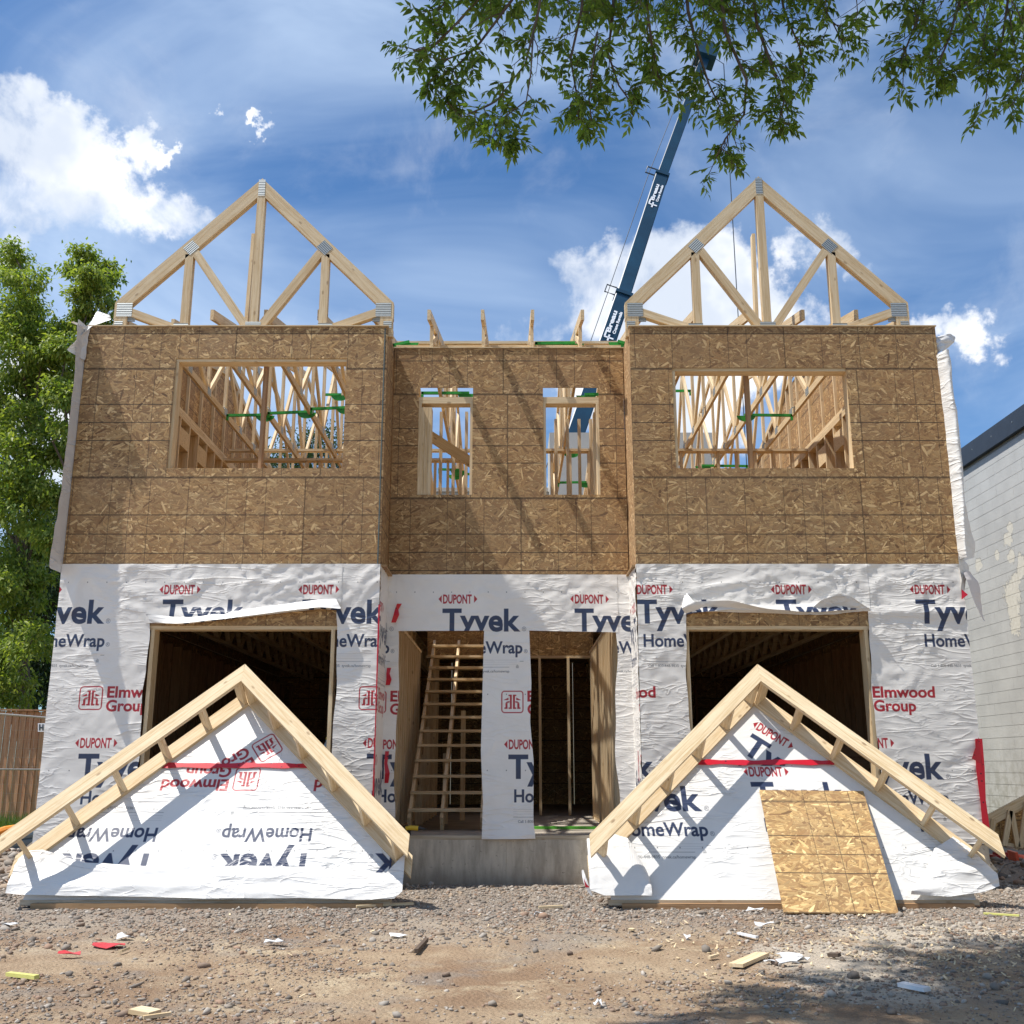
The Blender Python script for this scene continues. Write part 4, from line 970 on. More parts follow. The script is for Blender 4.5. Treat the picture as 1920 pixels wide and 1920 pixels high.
tag(rest.obj('block',M['block'],nb),kind='stuff')
box('roof_flashing',8.72,8.82,-6,40,6.78,7.14,plain('dark_flashing',(.022,.03,.045),.45),nb); box('roof',8.83,20,-6,40,7.0,7.1,DK,nb)
fl=MB()
for k in range(30): fl.add([(8.715,5+.8*k-.012,6.96),(8.715,5+.8*k+.012,6.96),(8.715,5+.8*k+.012,6.984),(8.715,5+.8*k-.012,6.984)],[(0,1,2,3)])
tag(fl.obj('flashing_screw',M['plate'],nb),kind='stuff')
# building far behind, seen only through the open frame
fb=empty('far_building',(1.5,24,0)); tag(fb,'beige flat-roofed building behind the house, seen through the narrow windows','building')
be=plain('beige_wall',(.48,.44,.39),.9,0,.08,.5); box('wall',-3.2,6,24.6,25.4,0,7.75,be,fb); box('tower',.92,5.0,24,25.3,0,9.1,be,fb); box('parapet',-3.25,.9,24.55,24.7,7.75,7.85,be,fb)

# ------------------------------------------------------------------ ground
def gz(x,y):
    x=np.asarray(x,float); y=np.asarray(y,float)
    h=(vnoise(x,y,201,.6,.6)-.5)*.05+(vnoise(x,y,202,2.1,2.1)-.5)*.025+(vnoise(x,y,203,7,7)-.5)*.016+(vnoise(x,y,204,17,17)-.5)*.008
    near=np.clip((y-8.2)/.7,0,1)*np.clip((13-y)/2,0,1)*np.clip((5.2-np.abs(x))/.5,0,1)
    h=h*(1-.8*near)-.012*near
    h=h+.16*np.exp(-(((x-6.1)/.9)**2+((y-11.6)/1.4)**2))+.12*np.exp(-(((x+6.)/1.2)**2+((y-13.4)/1.0)**2))
    return h
def axisv(segs):
    out=[]
    for a,b,st in segs: out+=list(np.arange(a,b,st))
    return np.array(out+[segs[-1][1]])
gx=axisv([(-400,-60,40),(-60,-15,5),(-15,-6,.5),(-6,6,.04),(6,15,.4),(15,60,5),(60,400,40)]); gy=axisv([(-60,0,6),(0,4.4,.4),(4.4,10.6,.035),(10.6,16,.15),(16,40,2),(40,100,10),(100,800,60)])
GX,GY=np.meshgrid(gx,gy); GZ=gz(GX,GY); nx_=len(gx); ny_=len(gy)
me=bpy.data.meshes.new('ground'); V_=np.stack([GX,GY,GZ],-1).reshape(-1,3)
idx=np.arange(nx_*ny_).reshape(ny_,nx_); Fq=np.stack([idx[:-1,:-1],idx[:-1,1:],idx[1:,1:],idx[1:,:-1]],-1).reshape(-1,4)
me.vertices.add(len(V_)); me.vertices.foreach_set('co',V_.ravel()); me.loops.add(Fq.size); me.loops.foreach_set('vertex_index',Fq.ravel().astype(np.int32))
me.polygons.add(len(Fq)); me.polygons.foreach_set('loop_start',np.arange(0,Fq.size,4,dtype=np.int32)); me.update(calc_edges=True); me.polygons.foreach_set('use_smooth',[True]*len(Fq))
def ground_mat():
    m,q,b=newmat('dirt'); p=q.n('ShaderNodeNewGeometry').outputs['Position']
    c=q.mix(q.mapr(q.noise(p,.9,6,.65,.3),.35,.68),(.31,.205,.13),(.48,.365,.245))
    c=q.mix(q.mapr(q.noise(p,1.6,8,.75,.4),.48,.70),c,(.58,.47,.32))
    gf=q.n('ShaderNodeSeparateXYZ'); q.l(p,gf.inputs[0])
    gr=q.m('MULTIPLY',q.mapr(q.m('ADD',gf.outputs[1],q.m('MULTIPLY',q.noise(p,.9,6,.7),4.2)),8.9,11.2),q.mapr(gf.outputs[1],16,12))
    c=q.mix(q.m('MULTIPLY',gr,.8),c,q.mix(q.noise(p,30,4,.7),(.22,.19,.165),(.42,.37,.32)))
    g2=q.mapr(q.noise(p,1.1,5,.6,.5),.53,.66); c=q.mix(q.m('MULTIPLY',g2,.55),c,q.mix(q.noise(p,40,3,.7),(.17,.15,.135),(.38,.34,.30)))
    # pale sawdust spill
    sd=None
    for (px,py,r) in ((1560,1800,.9),(1680,1760,.8),(1780,1745,.7),(1500,1790,.6),(1850,1760,.7),(1640,1850,.8)):
        d0=pdir(px,py); Yg=-EYE/d0.z*d0.y; c0=at(px,py,Yg); mv=q.vm('MULTIPLY',q.vm('SUBTRACT',p,c0).outputs[0],(1,.8,1)).outputs[0]
        L=q.vm('LENGTH',mv).outputs['Value']; mk=q.mapr(L,r,r*.15); sd=mk if sd is None else q.m('MAXIMUM',sd,mk)
    sf=q.m('MULTIPLY',q.mapr(q.m('ADD',sd,q.m('MULTIPLY',q.m('SUBTRACT',q.noise(p,9,6,.75),.5),1.6)),.35,.8),.72); c=q.mix(sf,c,(.58,.52,.43))
    v=q.n('ShaderNodeTexVoronoi'); q.l(p,v.inputs[0]); v.inputs['Scale'].default_value=42
    c=q.mix(q.m('MULTIPLY',q.mapr(q.noise(p,60,4,.75),.55,.72),.5),c,(.13,.10,.08))
    gfar=q.m('MULTIPLY',q.mapr(gf.outputs[1],17.5,19.5),.9); c=q.mix(gfar,c,(.08,.12,.04))
    q.l(c,b.inputs['Base Color']); b.inputs['Roughness'].default_value=.95; b.inputs['Specular IOR Level'].default_value=.15
    bump(q,b,q.m('ADD',q.noise(p,28,8,.75),q.m('MULTIPLY',v.outputs['Distance'],-.5)),.9,.03); return m
me.materials.append(ground_mat()); tag(link(bpy.data.objects.new('ground',me)),'bare brown dirt and gravel yard','ground',kind='structure')

# pebbles
ico=np.array([(0,0,1),(.89,0,.45),(.28,.85,.45),(-.72,.53,.45),(-.72,-.53,.45),(.28,-.85,.45),(.72,.53,-.45),(-.28,.85,-.45),(-.89,0,-.45),(-.28,-.85,-.45),(.72,-.53,-.45),(0,0,-1)])
icf=np.array([(0,1,2),(0,2,3),(0,3,4),(0,4,5),(0,5,1),(1,6,2),(2,7,3),(3,8,4),(4,9,5),(5,10,1),(6,7,2),(7,8,3),(8,9,4),(9,10,5),(10,6,1),(11,7,6),(11,8,7),(11,9,8),(11,10,9),(11,6,10)])
def stone_mat(name='stone'):
    m,q,b=newmat(name); at_=q.n('ShaderNodeAttribute'); at_.attribute_name='tone'; p=q.n('ShaderNodeNewGeometry').outputs['Position']
    q.l(q.mix(q.m('MULTIPLY',q.noise(p,90,3,.6),.5),at_.outputs[0],(.20,.17,.15)),b.inputs['Base Color']); b.inputs['Roughness'].default_value=.9; return m
ST=stone_mat()
TONES=np.array([(.31,.265,.215),(.22,.185,.15),(.37,.275,.19),(.28,.19,.13),(.46,.41,.35),(.14,.12,.10),(.34,.21,.135)])
def pebbles(name,xy,sz,tones,rs,label=None,kind='stuff',parent=None):
    n=len(xy); P=ico[None]*rs.uniform(.55,1.35,(n,12,1)); P=P*np.stack([rs.uniform(.8,1.4,n),rs.uniform(.6,1.1,n),rs.uniform(.45,.8,n)],-1)[:,None]*sz[:,None,None]
    a=rs.uniform(0,6.28,n); c,s=np.cos(a)[:,None],np.sin(a)[:,None]; x=P[...,0]*c-P[...,1]*s; y=P[...,0]*s+P[...,1]*c; z=P[...,2]
    tl_=rs.uniform(-.5,.5,n)[:,None]; z=z+x*tl_*.6
    zz=gz(xy[:,0],xy[:,1])+sz*.22; V=np.stack([x+xy[:,0:1],y+xy[:,1:2],z+zz[:,None]],-1).reshape(-1,3)
    Fc=(icf[None]+12*np.arange(n)[:,None,None]).reshape(-1,3)
    me=bpy.data.meshes.new(name); me.vertices.add(len(V)); me.vertices.foreach_set('co',V.ravel()); me.loops.add(Fc.size); me.loops.foreach_set('vertex_index',Fc.ravel().astype(np.int32))
    me.polygons.add(len(Fc)); me.polygons.foreach_set('loop_start',np.arange(0,Fc.size,3,dtype=np.int32)); me.update(calc_edges=True)
    ca=me.color_attributes.new('tone','FLOAT_COLOR','POINT'); col=np.ones((n,12,4),np.float32); col[...,:3]=(tones*rs.uniform(.75,1.2,(n,1)))[:,None]; ca.data.foreach_set('color',col.ravel())
    me.materials.append(ST); o=bpy.data.objects.new(name,me); link(o,parent)
    if label: tag(o,label,None,kind=kind)
    return o
rs=np.random.RandomState(5)
def inview(n,y0,y1,pw=1.):
    y=y0+(y1-y0)*rs.rand(n)**pw; x=(rs.rand(n)*2-1)*(y*.53+.15); return np.stack([x,y],-1)
A=inview(46000,4.7,9.1,.8); k=vnoise(A[:,0],A[:,1],301,1.3,1.3)+.6*vnoise(A[:,0],A[:,1],302,4,4); A=A[k+rs.rand(len(A))*.6>1.08]
tn=TONES[rs.choice(7,len(A),p=[.2,.1,.2,.15,.12,.05,.18])]; tag(pebbles('gravel',A,rs.gamma(1.3,.0034,len(A))+.0025,tn,rs,'scattered small brown and grey stones on the dirt'),cat='gravel')
B=inview(80000,6.7,10.9,1.); kb=np.clip((B[:,1]-6.7-1.2*vnoise(B[:,0],B[:,1],305,.7,.9))/2.2,0,1)*(.45+vnoise(B[:,0],B[:,1],303,1.3,1.3)); kb*=.75+.5/(1+np.exp(-(B[:,0]+.3)*2)); B=B[kb>rs.rand(len(B))*1.2]
tn=TONES[rs.choice(7,len(B),p=[.3,.2,.1,.08,.22,.06,.04])]; tag(pebbles('gravel',B,rs.gamma(1.2,.0044,len(B))+.003,tn,rs,'grey crushed gravel along the foot of the house'),cat='gravel')
Cc=inview(3500,10.6,17,1.); Cc[:,0]=np.where(rs.rand(3500)<.5,-1,1)*rs.uniform(4.9,9.,3500); tn=TONES[rs.choice(7,3500)]
tag(pebbles('gravel',Cc,rs.gamma(2.6,.012,3500)+.01,tn,rs,'stones beside the house on both sides'),cat='gravel')
# splinters and wood chips trodden into the yard
def chips(n,x0,x1,y0,y1,cx,cy,sx_,sy_,label,seed):
    rs=np.random.RandomState(seed); m=MB()
    for k in range(n):
        x=rs.normal(cx,sx_); y=rs.normal(cy,sy_)
        if not(x0<x<x1 and y0<y<y1): continue
        L_=rs.uniform(.008,.035)*(1+(rs.rand()<.1)); w=rs.uniform(.003,.009); a=rs.uniform(0,3.14); z=float(gz(x,y))+.006; c,s_=math.cos(a),math.sin(a); t=rs.uniform(-.01,.02)
        p=[(-L_/2,-w),(L_/2,-w*.6),(L_/2,w),(-L_/2,w)]; v=[(x+u*c-q*s_,y+u*s_+q*c,z+.002+(t if u>0 else 0)) for u,q in p]; vb=[(u[0],u[1],u[2]-.004) for u in v]; m.add(vb+v,BF)
    o=m.obj('wood_chips',M['pine_new']); tag(o,label,'wood chips',kind='stuff')
chips(520,.5,5,4.9,8.4,2.6,6.9,1.1,.6,'pale wood chips spread over the sawdust patch',81)
chips(90,-4.5,4.5,4.9,9.2,0,7.6,2.6,1.5,'splinters scattered across the yard',82)
# larger stones one can count (photo places)
big=[(330,1733,.05,0),(228,1865,.0,0),(150,1735,.05,3),(75,1700,.075,0),(80,1682,.07,4),(210,1685,.055,2),(300,1686,.045,0),(618,1684,.06,2),(383,1808,.055,3),(340,1815,.045,3),(255,1850,.055,1),(555,1788,.04,3),(388,1893,.045,4),
     (60,1765,.05,1),(835,1826,.045,3),(1068,1795,.05,3),(1232,1790,.05,0),(1325,1790,.07,0),(1600,1835,.055,1),(1622,1838,.05,1),(1868,1860,.055,1),(1670,1905,.05,1),(1695,1706,.06,4),(1720,1708,.05,0),(1460,1718,.035,1),(1135,1693,.04,0),(1125,1688,.05,3),(1290,1768,.03,4),(735,1775,.03,3),(130,1830,.045,1),(28,1778,.05,3),(90,1775,.05,6),(295,1877,.03,0),(215,1884,.03,1),(500,1887,.035,0),(350,1845,.03,3),(220,1808,.04,1),(1585,1690,.03,4)]
words={0:'grey',1:'dark grey',2:'brown-grey',3:'reddish brown',4:'pale grey',6:'rusty brown'}
def where(px,py):
    s='left gable' if px<760 else ('right gable' if px>1100 else 'concrete foundation')
    if py<1720: return 'at the foot of the '+s
    if py<1800: return 'just in front of the '+s
    return 'in the foreground, before the '+s
used=set()
for i,(px,py,sz,t) in enumerate(big):
    if sz==0: continue
    d0=pdir(px,py); Yg=-EYE/d0.z*d0.y; P=at(px,py,Yg)
    rs2=np.random.RandomState(900+i); ob=pebbles('stone',np.array([[0.,0.]]),np.array([sz*.62]),TONES[[t]]*.9,rs2)
    z=float(gz(P.x,P.y))+sz*.05-float(gz(0,0)); ob.matrix_basis=Matrix.Translation((P.x,P.y,z)); WM[ob.name]=ob.matrix_basis.copy()
    lab='%s %s stone %s'%('large' if sz>.05 else 'small',words.get(t,'grey'),where(px,py)); side=px-(400 if px<760 else 1450 if px>1100 else 930)
    lab+=', '+('far left' if side<-220 else 'left of middle' if side<0 else 'right of middle' if side<220 else 'far right')
    if lab in used: lab+=', nearer one'
    if lab in used: lab+=' by size'
    used.add(lab); tag(ob,lab,'stone','larger stones lying on the dirt')

# litter
litm={'white':plain('scrap_white',(.72,.73,.74),.6),'red':plain('scrap_red',(.55,.04,.05),.5),'wood':M['pine_new'],'dark':plain('twig_dark',(.10,.07,.05),.8),'yellow':plain('strip_yellow',(.62,.60,.18),.6),'rusty':plain('rust',(.42,.22,.12),.8)}
def gp(px,py):
    d0=pdir(px,py); Yg=-EYE/d0.z*d0.y; P=at(px,py,Yg); P.z=float(gz(P.x,P.y)); return P
def scrap(px,py,w,h,kind,label,seed):
    rs=np.random.RandomState(seed); c=gp(px,py); n=9; vs=[Vector((c.x,c.y,c.z+.03))]
    for k in range(n):
        t=6.283*k/n; r=rs.uniform(.75,1.15); vs.append(Vector((c.x+math.cos(t)*w*r/2,c.y+math.sin(t)*h*r/2,c.z+rs.uniform(.008,.045))))
    o=mesh('scrap',vs,[(0,k+1,(k+1)%n+1) for k in range(n)],litm[kind],None); md=o.modifiers.new('s','SOLIDIFY'); md.thickness=.003; tag(o,label,'litter')
for i,a in enumerate([(203,1772,.22,.16,'red','crumpled red and white wrapper lying in the dirt at left'),(232,1760,.12,.09,'white','white scrap beside the crumpled red wrapper'),(130,1792,.18,.09,'red','flat red scrap near the left edge of the yard'),
    (20,1738,.14,.08,'white','white scrap by the left edge, beyond the red wrapper'),(516,1770,.15,.08,'white','small white scrap on bare dirt between the gables and the camera'),(746,1757,.13,.06,'white','flat white scrap in front of the foundation'),
    (655,1688,.10,.06,'red','tiny red scrap under the corner of the left gable'),(1010,1717,.09,.07,'white','crumpled white plastic in the grey gravel'),(1415,1708,.16,.06,'white','white strip next to the leaning OSB board'),
    (1435,1743,.15,.05,'white','thin white scrap below the leaning OSB board'),(1480,1803,.16,.10,'white','largest torn white scrap on the sawdust'),(1500,1808,.12,.06,'white','torn white scrap just right of the largest one on the sawdust'),(1450,1809,.12,.05,'white','torn white scrap just left of the largest one on the sawdust'),(1478,1812,.14,.04,'white','torn white strip nearest the camera on the sawdust'),(1290,1768,.05,.05,'white','little white lump left of the sawdust'),
    (1617,1720,.08,.05,'wood','pale wood chip right of the leaning OSB board'),(1830,1700,.08,.05,'rusty','rust-coloured chip by the right gable corner'),(1120,1888,.05,.04,'white','little white fleck in the foreground dirt')]): scrap(*a,seed=400+i)
def stick(px0,py0,px1,py1,w,h,kind,label,name='stick',cat='stick'):
    a=gp(px0,py0); b=gp(px1,py1); a.z+=h/2+.012; b.z+=h/2+.016; o=beam(name,a,b,w,h,litm[kind]); tag(o,label,cat)
stick(1380,1815,1430,1797,.09,.02,'wood','short plank offcut beside the torn white scraps','plank_offcut','offcut')
stick(15,1828,68,1842,.03,.02,'yellow','yellow-green stick near the left edge of the foreground'); stick(668,1703,775,1698,.03,.02,'wood','thin lath in front of the right end of the left gable')
stick(252,1903,290,1907,.09,.02,'wood','small wood offcut at the bottom of the foreground','plank_offcut','offcut'); stick(268,1914,320,1908,.02,.015,'wood','thin wood splinter beside the foreground offcut')
stick(1690,1858,1740,1870,.05,.02,'white','pale split stick in the shade of the tree'); stick(780,1790,800,1768,.025,.025,'dark','dark forked twig in front of the foundation')
stick(1845,1716,1912,1722,.025,.012,'yellow','yellow plastic strip by the right gable'); stick(120,1687,150,1698,.03,.02,'white','pale stick at the foot of the left gable'); stick(445,1698,488,1689,.03,.02,'white','white lath at the foot of the left gable')
stick(1010,1703,1055,1702,.03,.02,'wood','short lath in the gravel before the foundation'); stick(225,1785,240,1781,.03,.015,'wood','wood chip below the white scrap at left'); stick(1180,1755,1190,1758,.02,.012,'wood','tiny wood sliver in the middle of the yard'); stick(1385,1762,1420,1768,.025,.015,'white','pale lath left of the torn scraps')
stick(1555,1802,1575,1806,.03,.02,'dark','dark twig near the pair of dark stones'); stick(1330,1806,1345,1803,.02,.015,'wood','sliver of wood right of the grey rock')

# ------------------------------------------------------------------ left background: pipes, fence
pp=plain('pipe_blue',(.10,.16,.22),.4); orr=plain('orange_plastic',(.75,.28,.04),.5)
for i,(y0,dx,lab) in enumerate(((1602,0,'lowest of the blue-grey pipes left of the house'),(1588,.1,'middle one of the blue-grey pipes left of the house'),(1578,.2,'topmost of the blue-grey pipes left of the house'))):
    a=at(-20,y0,14.2); b=at(75,y0-8-4*i,14.6); a.z=max(.06,a.z); o=MB().tube([a,b],.055,.055,10).obj('pipe',pp); tag(o,lab,'pipe','blue-grey pipes beside the house')
o=MB().tube([at(-15,1565,15.6),at(10,1556,15.7),at(32,1552,15.8)],.06,.05,8).obj('orange_tube',orr); tag(o,'orange tube lying on the ground at the left edge','tube')
fn=empty('board_fence',(-10,22,0)); tag(fn,'brown vertical board fence under the trees, left of the house','fence')
FW=lumber('fence_wood',(.46,.20,.10),(.58,.30,.15),.3)
fa=Vector((-15.,21.4,0)); fbv=Vector((-5.,22.9,0)); fd=(fbv-fa).normalized(); k=0; t=0
while t<(fbv-fa).length:
    p=fa+fd*t; top=2.33-.012*t+random.uniform(-.006,.006); beam('board',(p.x,p.y,.0),(p.x,p.y,top),.02,.138,FW,fn,side=(0,1,0)) if k%1==0 else None
    t+=.143; k+=1
beam('top_rail',fa+Vector((0,-.03,2.35)),fbv+Vector((0,-.03,2.24)),.10,.035,FW,fn)
wf=empty('wire_fence',(-9.5,20,0)); tag(wf,'temporary wire fence panel with two galvanised rails and a small white sign','fence')
gv=plain('galvanised_pipe',(.42,.42,.40),.4,.4); 
MB().tube([at(-60,1334,19.2),at(90,1346,20)],.02,.02,6).obj('rail',gv,wf); MB().tube([at(-60,1442,19.2),at(90,1443,20)],.016,.016,6).obj('rail',gv,wf)
wm=MB(); 
for k in range(17): px=-60+9*k; yy=19.2+.8*(px+60)/150; wm.tube([at(px,1338,yy),Vector((at(px,1442,yy).x,yy,.05))],.0011,.0011,3)
for k in range(12): y=1350+17*k; wm.tube([at(-60,y,19.2),at(90,y+3,20)],.0013,.0013,3)
tag(wm.obj('wire_mesh',gv,wf),kind='stuff')
sg_=mesh('sign_board',[at(71,1356,19.8),at(71,1372,19.8),at(92,1372,19.8),at(92,1356,19.8)],[(0,1,2,3)],WH,wf); md=sg_.modifiers.new('s','SOLIDIFY'); md.thickness=.01
sm=MB()
for a,b,c,d in ((73,76,1358,1370),(76,79,1363,1366),(79,82,1358,1370),(84,91,1360,1362),(84,91,1365,1366)): sm.add([at(a,c,19.78),at(a,d,19.78),at(b,d,19.78),at(b,c,19.78)],[(0,1,2,3)])
sm.obj('sign_print',DK,wf)
# grass below the fence
rsg=np.random.RandomState(77); gm=MB(); gv_=[];gf_=[]
for i in range(9000):
    x=rsg.uniform(-13,-6.5); y=rsg.uniform(16.5,21.3); h=rsg.uniform(.08,.35)*(.5+.5*(y>18.5)); a=rsg.uniform(0,3.14); w=.012; dx,dy=math.cos(a)*w,math.sin(a)*w; lx,ly=rsg.normal(0,.06,2)
    o_=len(gv_); gv_+=[(x-dx,y-dy,0),(x+dx,y+dy,0),(x+lx,y+ly,h)]; gf_.append((o_,o_+1,o_+2))
# ------------------------------------------------------------------ foliage
def leafmat(name,a,b_,tr=.35):
    m=bpy.data.materials.new(name); m.use_nodes=True; t=m.node_tree; t.nodes.clear(); q=NB(t)
    ri=q.n('ShaderNodeNewGeometry').outputs['Random Per Island']; c=q.mix(ri,a,b_)
    d=q.n('ShaderNodeBsdfPrincipled'); q.l(c,d.inputs['Base Color']); d.inputs['Roughness'].default_value=.5; d.inputs['Specular IOR Level'].default_value=.35
    tl=q.n('ShaderNodeBsdfTranslucent'); c2=q.mix(1.,c,(1.5,1.6,.55),'MULTIPLY'); q.l(c2,tl.inputs[0])
    mx=q.n('ShaderNodeMixShader'); mx.inputs[0].default_value=tr; q.l(d.outputs[0],mx.inputs[1]); q.l(tl.outputs[0],mx.inputs[2]); o=q.n('ShaderNodeOutputMaterial'); q.l(mx.outputs[0],o.inputs[0]); return m
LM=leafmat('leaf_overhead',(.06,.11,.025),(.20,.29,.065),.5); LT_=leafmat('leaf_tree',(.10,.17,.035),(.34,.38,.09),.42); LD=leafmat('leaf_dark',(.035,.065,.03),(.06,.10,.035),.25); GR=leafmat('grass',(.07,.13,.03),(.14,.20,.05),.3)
tag(mesh('grass',gv_,gf_,GR),'strip of green grass under the board fence','grass',kind='stuff')
BARK=plain('bark',(.11,.085,.065),.9,0,.3,9,.6)
def leaves_mesh(name,P,D,N,L,Wd,mat,parent):
    "folded lance-shaped leaves: base P, direction D, normal N, length L, width Wd (numpy arrays)"
    n=len(P); D=D/np.linalg.norm(D,axis=1,keepdims=True); S_=np.cross(D,N); S_/=np.linalg.norm(S_,axis=1,keepdims=True)+1e-9; Nn=np.cross(S_,D)
    L=L[:,None]; Wd=Wd[:,None]
    v=np.stack([P,P+D*L*.38+S_*Wd*.5+Nn*Wd*.16,P+D*L-Nn*L*.10,P+D*L*.38-S_*Wd*.5+Nn*Wd*.16,P+D*L*.45],1)
    V=v.reshape(-1,3); f=np.array([(0,1,4),(1,2,4),(4,2,3),(0,4,3)]); Fc=(f[None]+5*np.arange(n)[:,None,None]).reshape(-1,3)
    me=bpy.data.meshes.new(name); me.vertices.add(len(V)); me.vertices.foreach_set('co',V.ravel()); me.loops.add(Fc.size); me.loops.foreach_set('vertex_index',Fc.ravel().astype(np.int32))
    me.polygons.add(len(Fc)); me.polygons.foreach_set('loop_start',np.arange(0,Fc.size,3,dtype=np.int32)); me.update(calc_edges=True); me.materials.append(mat)
    return link(bpy.data.objects.new(name,me),parent)
# --- big trees at the left: limbs, then twigs with leaves at the clump centres
def big_tree(name,label,base,clumps,mat,nleaf,leaf=(.09,.16),seed=1,trunk_r=.2,group=None):
    rs=np.random.RandomState(seed); e=empty(name,base); tag(e,label,'tree',group); base=Vector(base)
    tops=[Vector(c[:3]) for c in clumps]; zt=max(t.z for t in tops); cx=np.mean([t.x for t in tops]); cy=np.mean([t.y for t in tops])
    tp=[base]+[Vector((base.x+(cx-base.x)*f+rs.normal(0,.12),base.y+(cy-base.y)*f+rs.normal(0,.12),base.z+(zt*.88-base.z)*f)) for f in (.2,.4,.6,.8,1.)]
    MB().tube(tp,trunk_r,trunk_r*.2,9).obj('trunk',BARK,e,None,True)
    lb=MB(); P=[];D=[];Nn=[];L=[]
    vol=sum(c[3]**2 for c in clumps)
    for c in clumps:
        cc=Vector(c[:3]); r=c[3]; h=max(base.z+1.2,cc.z-rs.uniform(1.0,2.4)); f=min(1,max(0,(h-base.z)/(tp[-1].z-base.z)))*5; i=min(4,int(f)); s=tp[i].lerp(tp[i+1],f-i)
        mid=s.lerp(cc,.5)+Vector((rs.normal(0,.15),rs.normal(0,.15),.25)); lb.tube([s,mid,cc],.045*r+.02,.012,5)
        nt_=max(4,int(26*r*r)); per=int(nleaf*r*r/vol/nt_)+1
        for k in range(nt_):
            d=rs.normal(0,1,3); d/=np.linalg.norm(d); d[2]=d[2]*.9; tip=np.array(cc)+d*r*rs.uniform(.45,1.0); lb.tube([cc.lerp(Vector(tip),.15),Vector(tip)],.009,.004,3)
            sp_=r*.15+.09; q=rs.normal(0,1,(per,3))*np.array([sp_,sp_,sp_*.6])+tip-np.array([0,0,.05])
            P.append(q); dd_=rs.normal(0,1,(per,3))*.6+d*.5; dd_[:,2]-=.55; D.append(dd_); nn=rs.normal(0,.5,(per,3)); nn[:,2]+=1.; Nn.append(nn); L.append(rs.uniform(leaf[0],leaf[1],per))
    P=np.concatenate(P);D=np.concatenate(D);Nn=np.concatenate(Nn);L=np.concatenate(L)
    tag(lb.obj('limb',BARK,e),kind='stuff'); leaves_mesh('crown',P,D,Nn,L,L*.42,mat,e); return e
def cl(lst,Y,seed,jy=1.2):
    rs=np.random.RandomState(seed); out=[]
    for px,py,r in lst: p=at(px,py,Y+rs.uniform(-jy,jy)); out.append((p.x,p.y,p.z,r*Y*1.06/FPX))
    return out
c1=cl([(22,470,32),(8,510,42),(45,520,36),(60,575,45),(15,590,55),(85,640,42),(35,660,60),(-30,620,60),(10,740,60),(75,720,48),(110,690,38),(-40,760,70),(50,810,60),(105,770,42),(10,880,60),(85,870,50),(120,830,30),(-40,900,70),(40,950,60),(95,930,42),(10,1030,60),(75,1010,45),(-30,1080,60),(50,1100,55),(20,1180,55),(85,1090,28),(-20,1230,60),(60,1200,42),(15,1280,42)],23.5,1)
big_tree('box_elder_tree','tall light green tree at the left edge, nearest to the fence',(-11.6,25.2,0),c1,LT_,50000,seed=4,trunk_r=.16)
c2=cl([(150,480,24),(165,510,28),(205,500,20),(190,530,26),(140,500,16),(175,560,30),(205,560,18),(150,600,32),(195,600,20),(130,650,34),(165,660,20),(150,720,30),(120,740,30),(165,620,16),(140,800,28),(125,860,30),(130,930,26),(110,1000,30),(120,680,30)],22.5,2,.8)
big_tree('box_elder_tree','slender green tree rising beside the upper left corner of the house',(-9.6,22.8,0),c2,LT_,16000,seed=6,trunk_r=.10)
c3=cl([(100,1010,50),(60,1060,60),(110,1080,45),(20,1100,60),(90,1150,55),(50,1190,60),(100,1220,45),(20,1250,60),(70,1280,50),(110,1290,40),(90,960,40),(130,930,30)],27,3,1.)
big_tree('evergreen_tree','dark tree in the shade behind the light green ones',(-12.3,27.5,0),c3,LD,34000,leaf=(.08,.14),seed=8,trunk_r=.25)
c4=cl([(560,860,60),(640,850,60),(600,830,40),(520,900,60),(660,900,60),(700,870,50)],34,5,1.)
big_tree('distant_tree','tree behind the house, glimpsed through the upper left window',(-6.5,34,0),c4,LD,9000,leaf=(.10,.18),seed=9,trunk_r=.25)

# --- branches hanging in from the tree above the photographer
ov=empty('overhanging_tree',(5.2,1.2,0)); tag(ov,'leafy tree whose branches hang into the top of the picture','tree')
MB().tube([(5.2,1.2,-.1),(5.1,1.3,1.5),(4.9,1.6,3.4),(4.2,2.2,5.4),(3.2,3.0,7.2)],.30,.14,12).obj('trunk',BARK,ov,None,True)
P=[];D=[];Nn=[];L=[]; tw=MB(); rs=np.random.RandomState(31)
def compound(p,d,scale):
    "one pinnate leaf: rachis with 5 leaflets"
    d=d/np.linalg.norm(d); d[2]-=.25; d/=np.linalg.norm(d); side=np.cross(d,[0,0,1.])+rs.normal(0,.3,3); side/=np.linalg.norm(side); up=np.cross(side,d)
    R_=.10*scale; tw.tube([Vector(p),Vector(p+d*R_)],.0014,.0009,3)
    nlf=5 if rs.rand()<.6 else 7
    for k in range(nlf):
        if k==nlf-1: b=p+d*R_; q=d
        else: b=p+d*R_*(.35+.6*(k//2)/max(1,(nlf-1)//2)); q=d*.55+side*(1 if k%2 else -1)*.9
        q=q+rs.normal(0,.18,3); q[2]-=.25; P.append(b); D.append(q); Nn.append(up+rs.normal(0,.35,3)); L.append(rs.uniform(.055,.085)*scale)
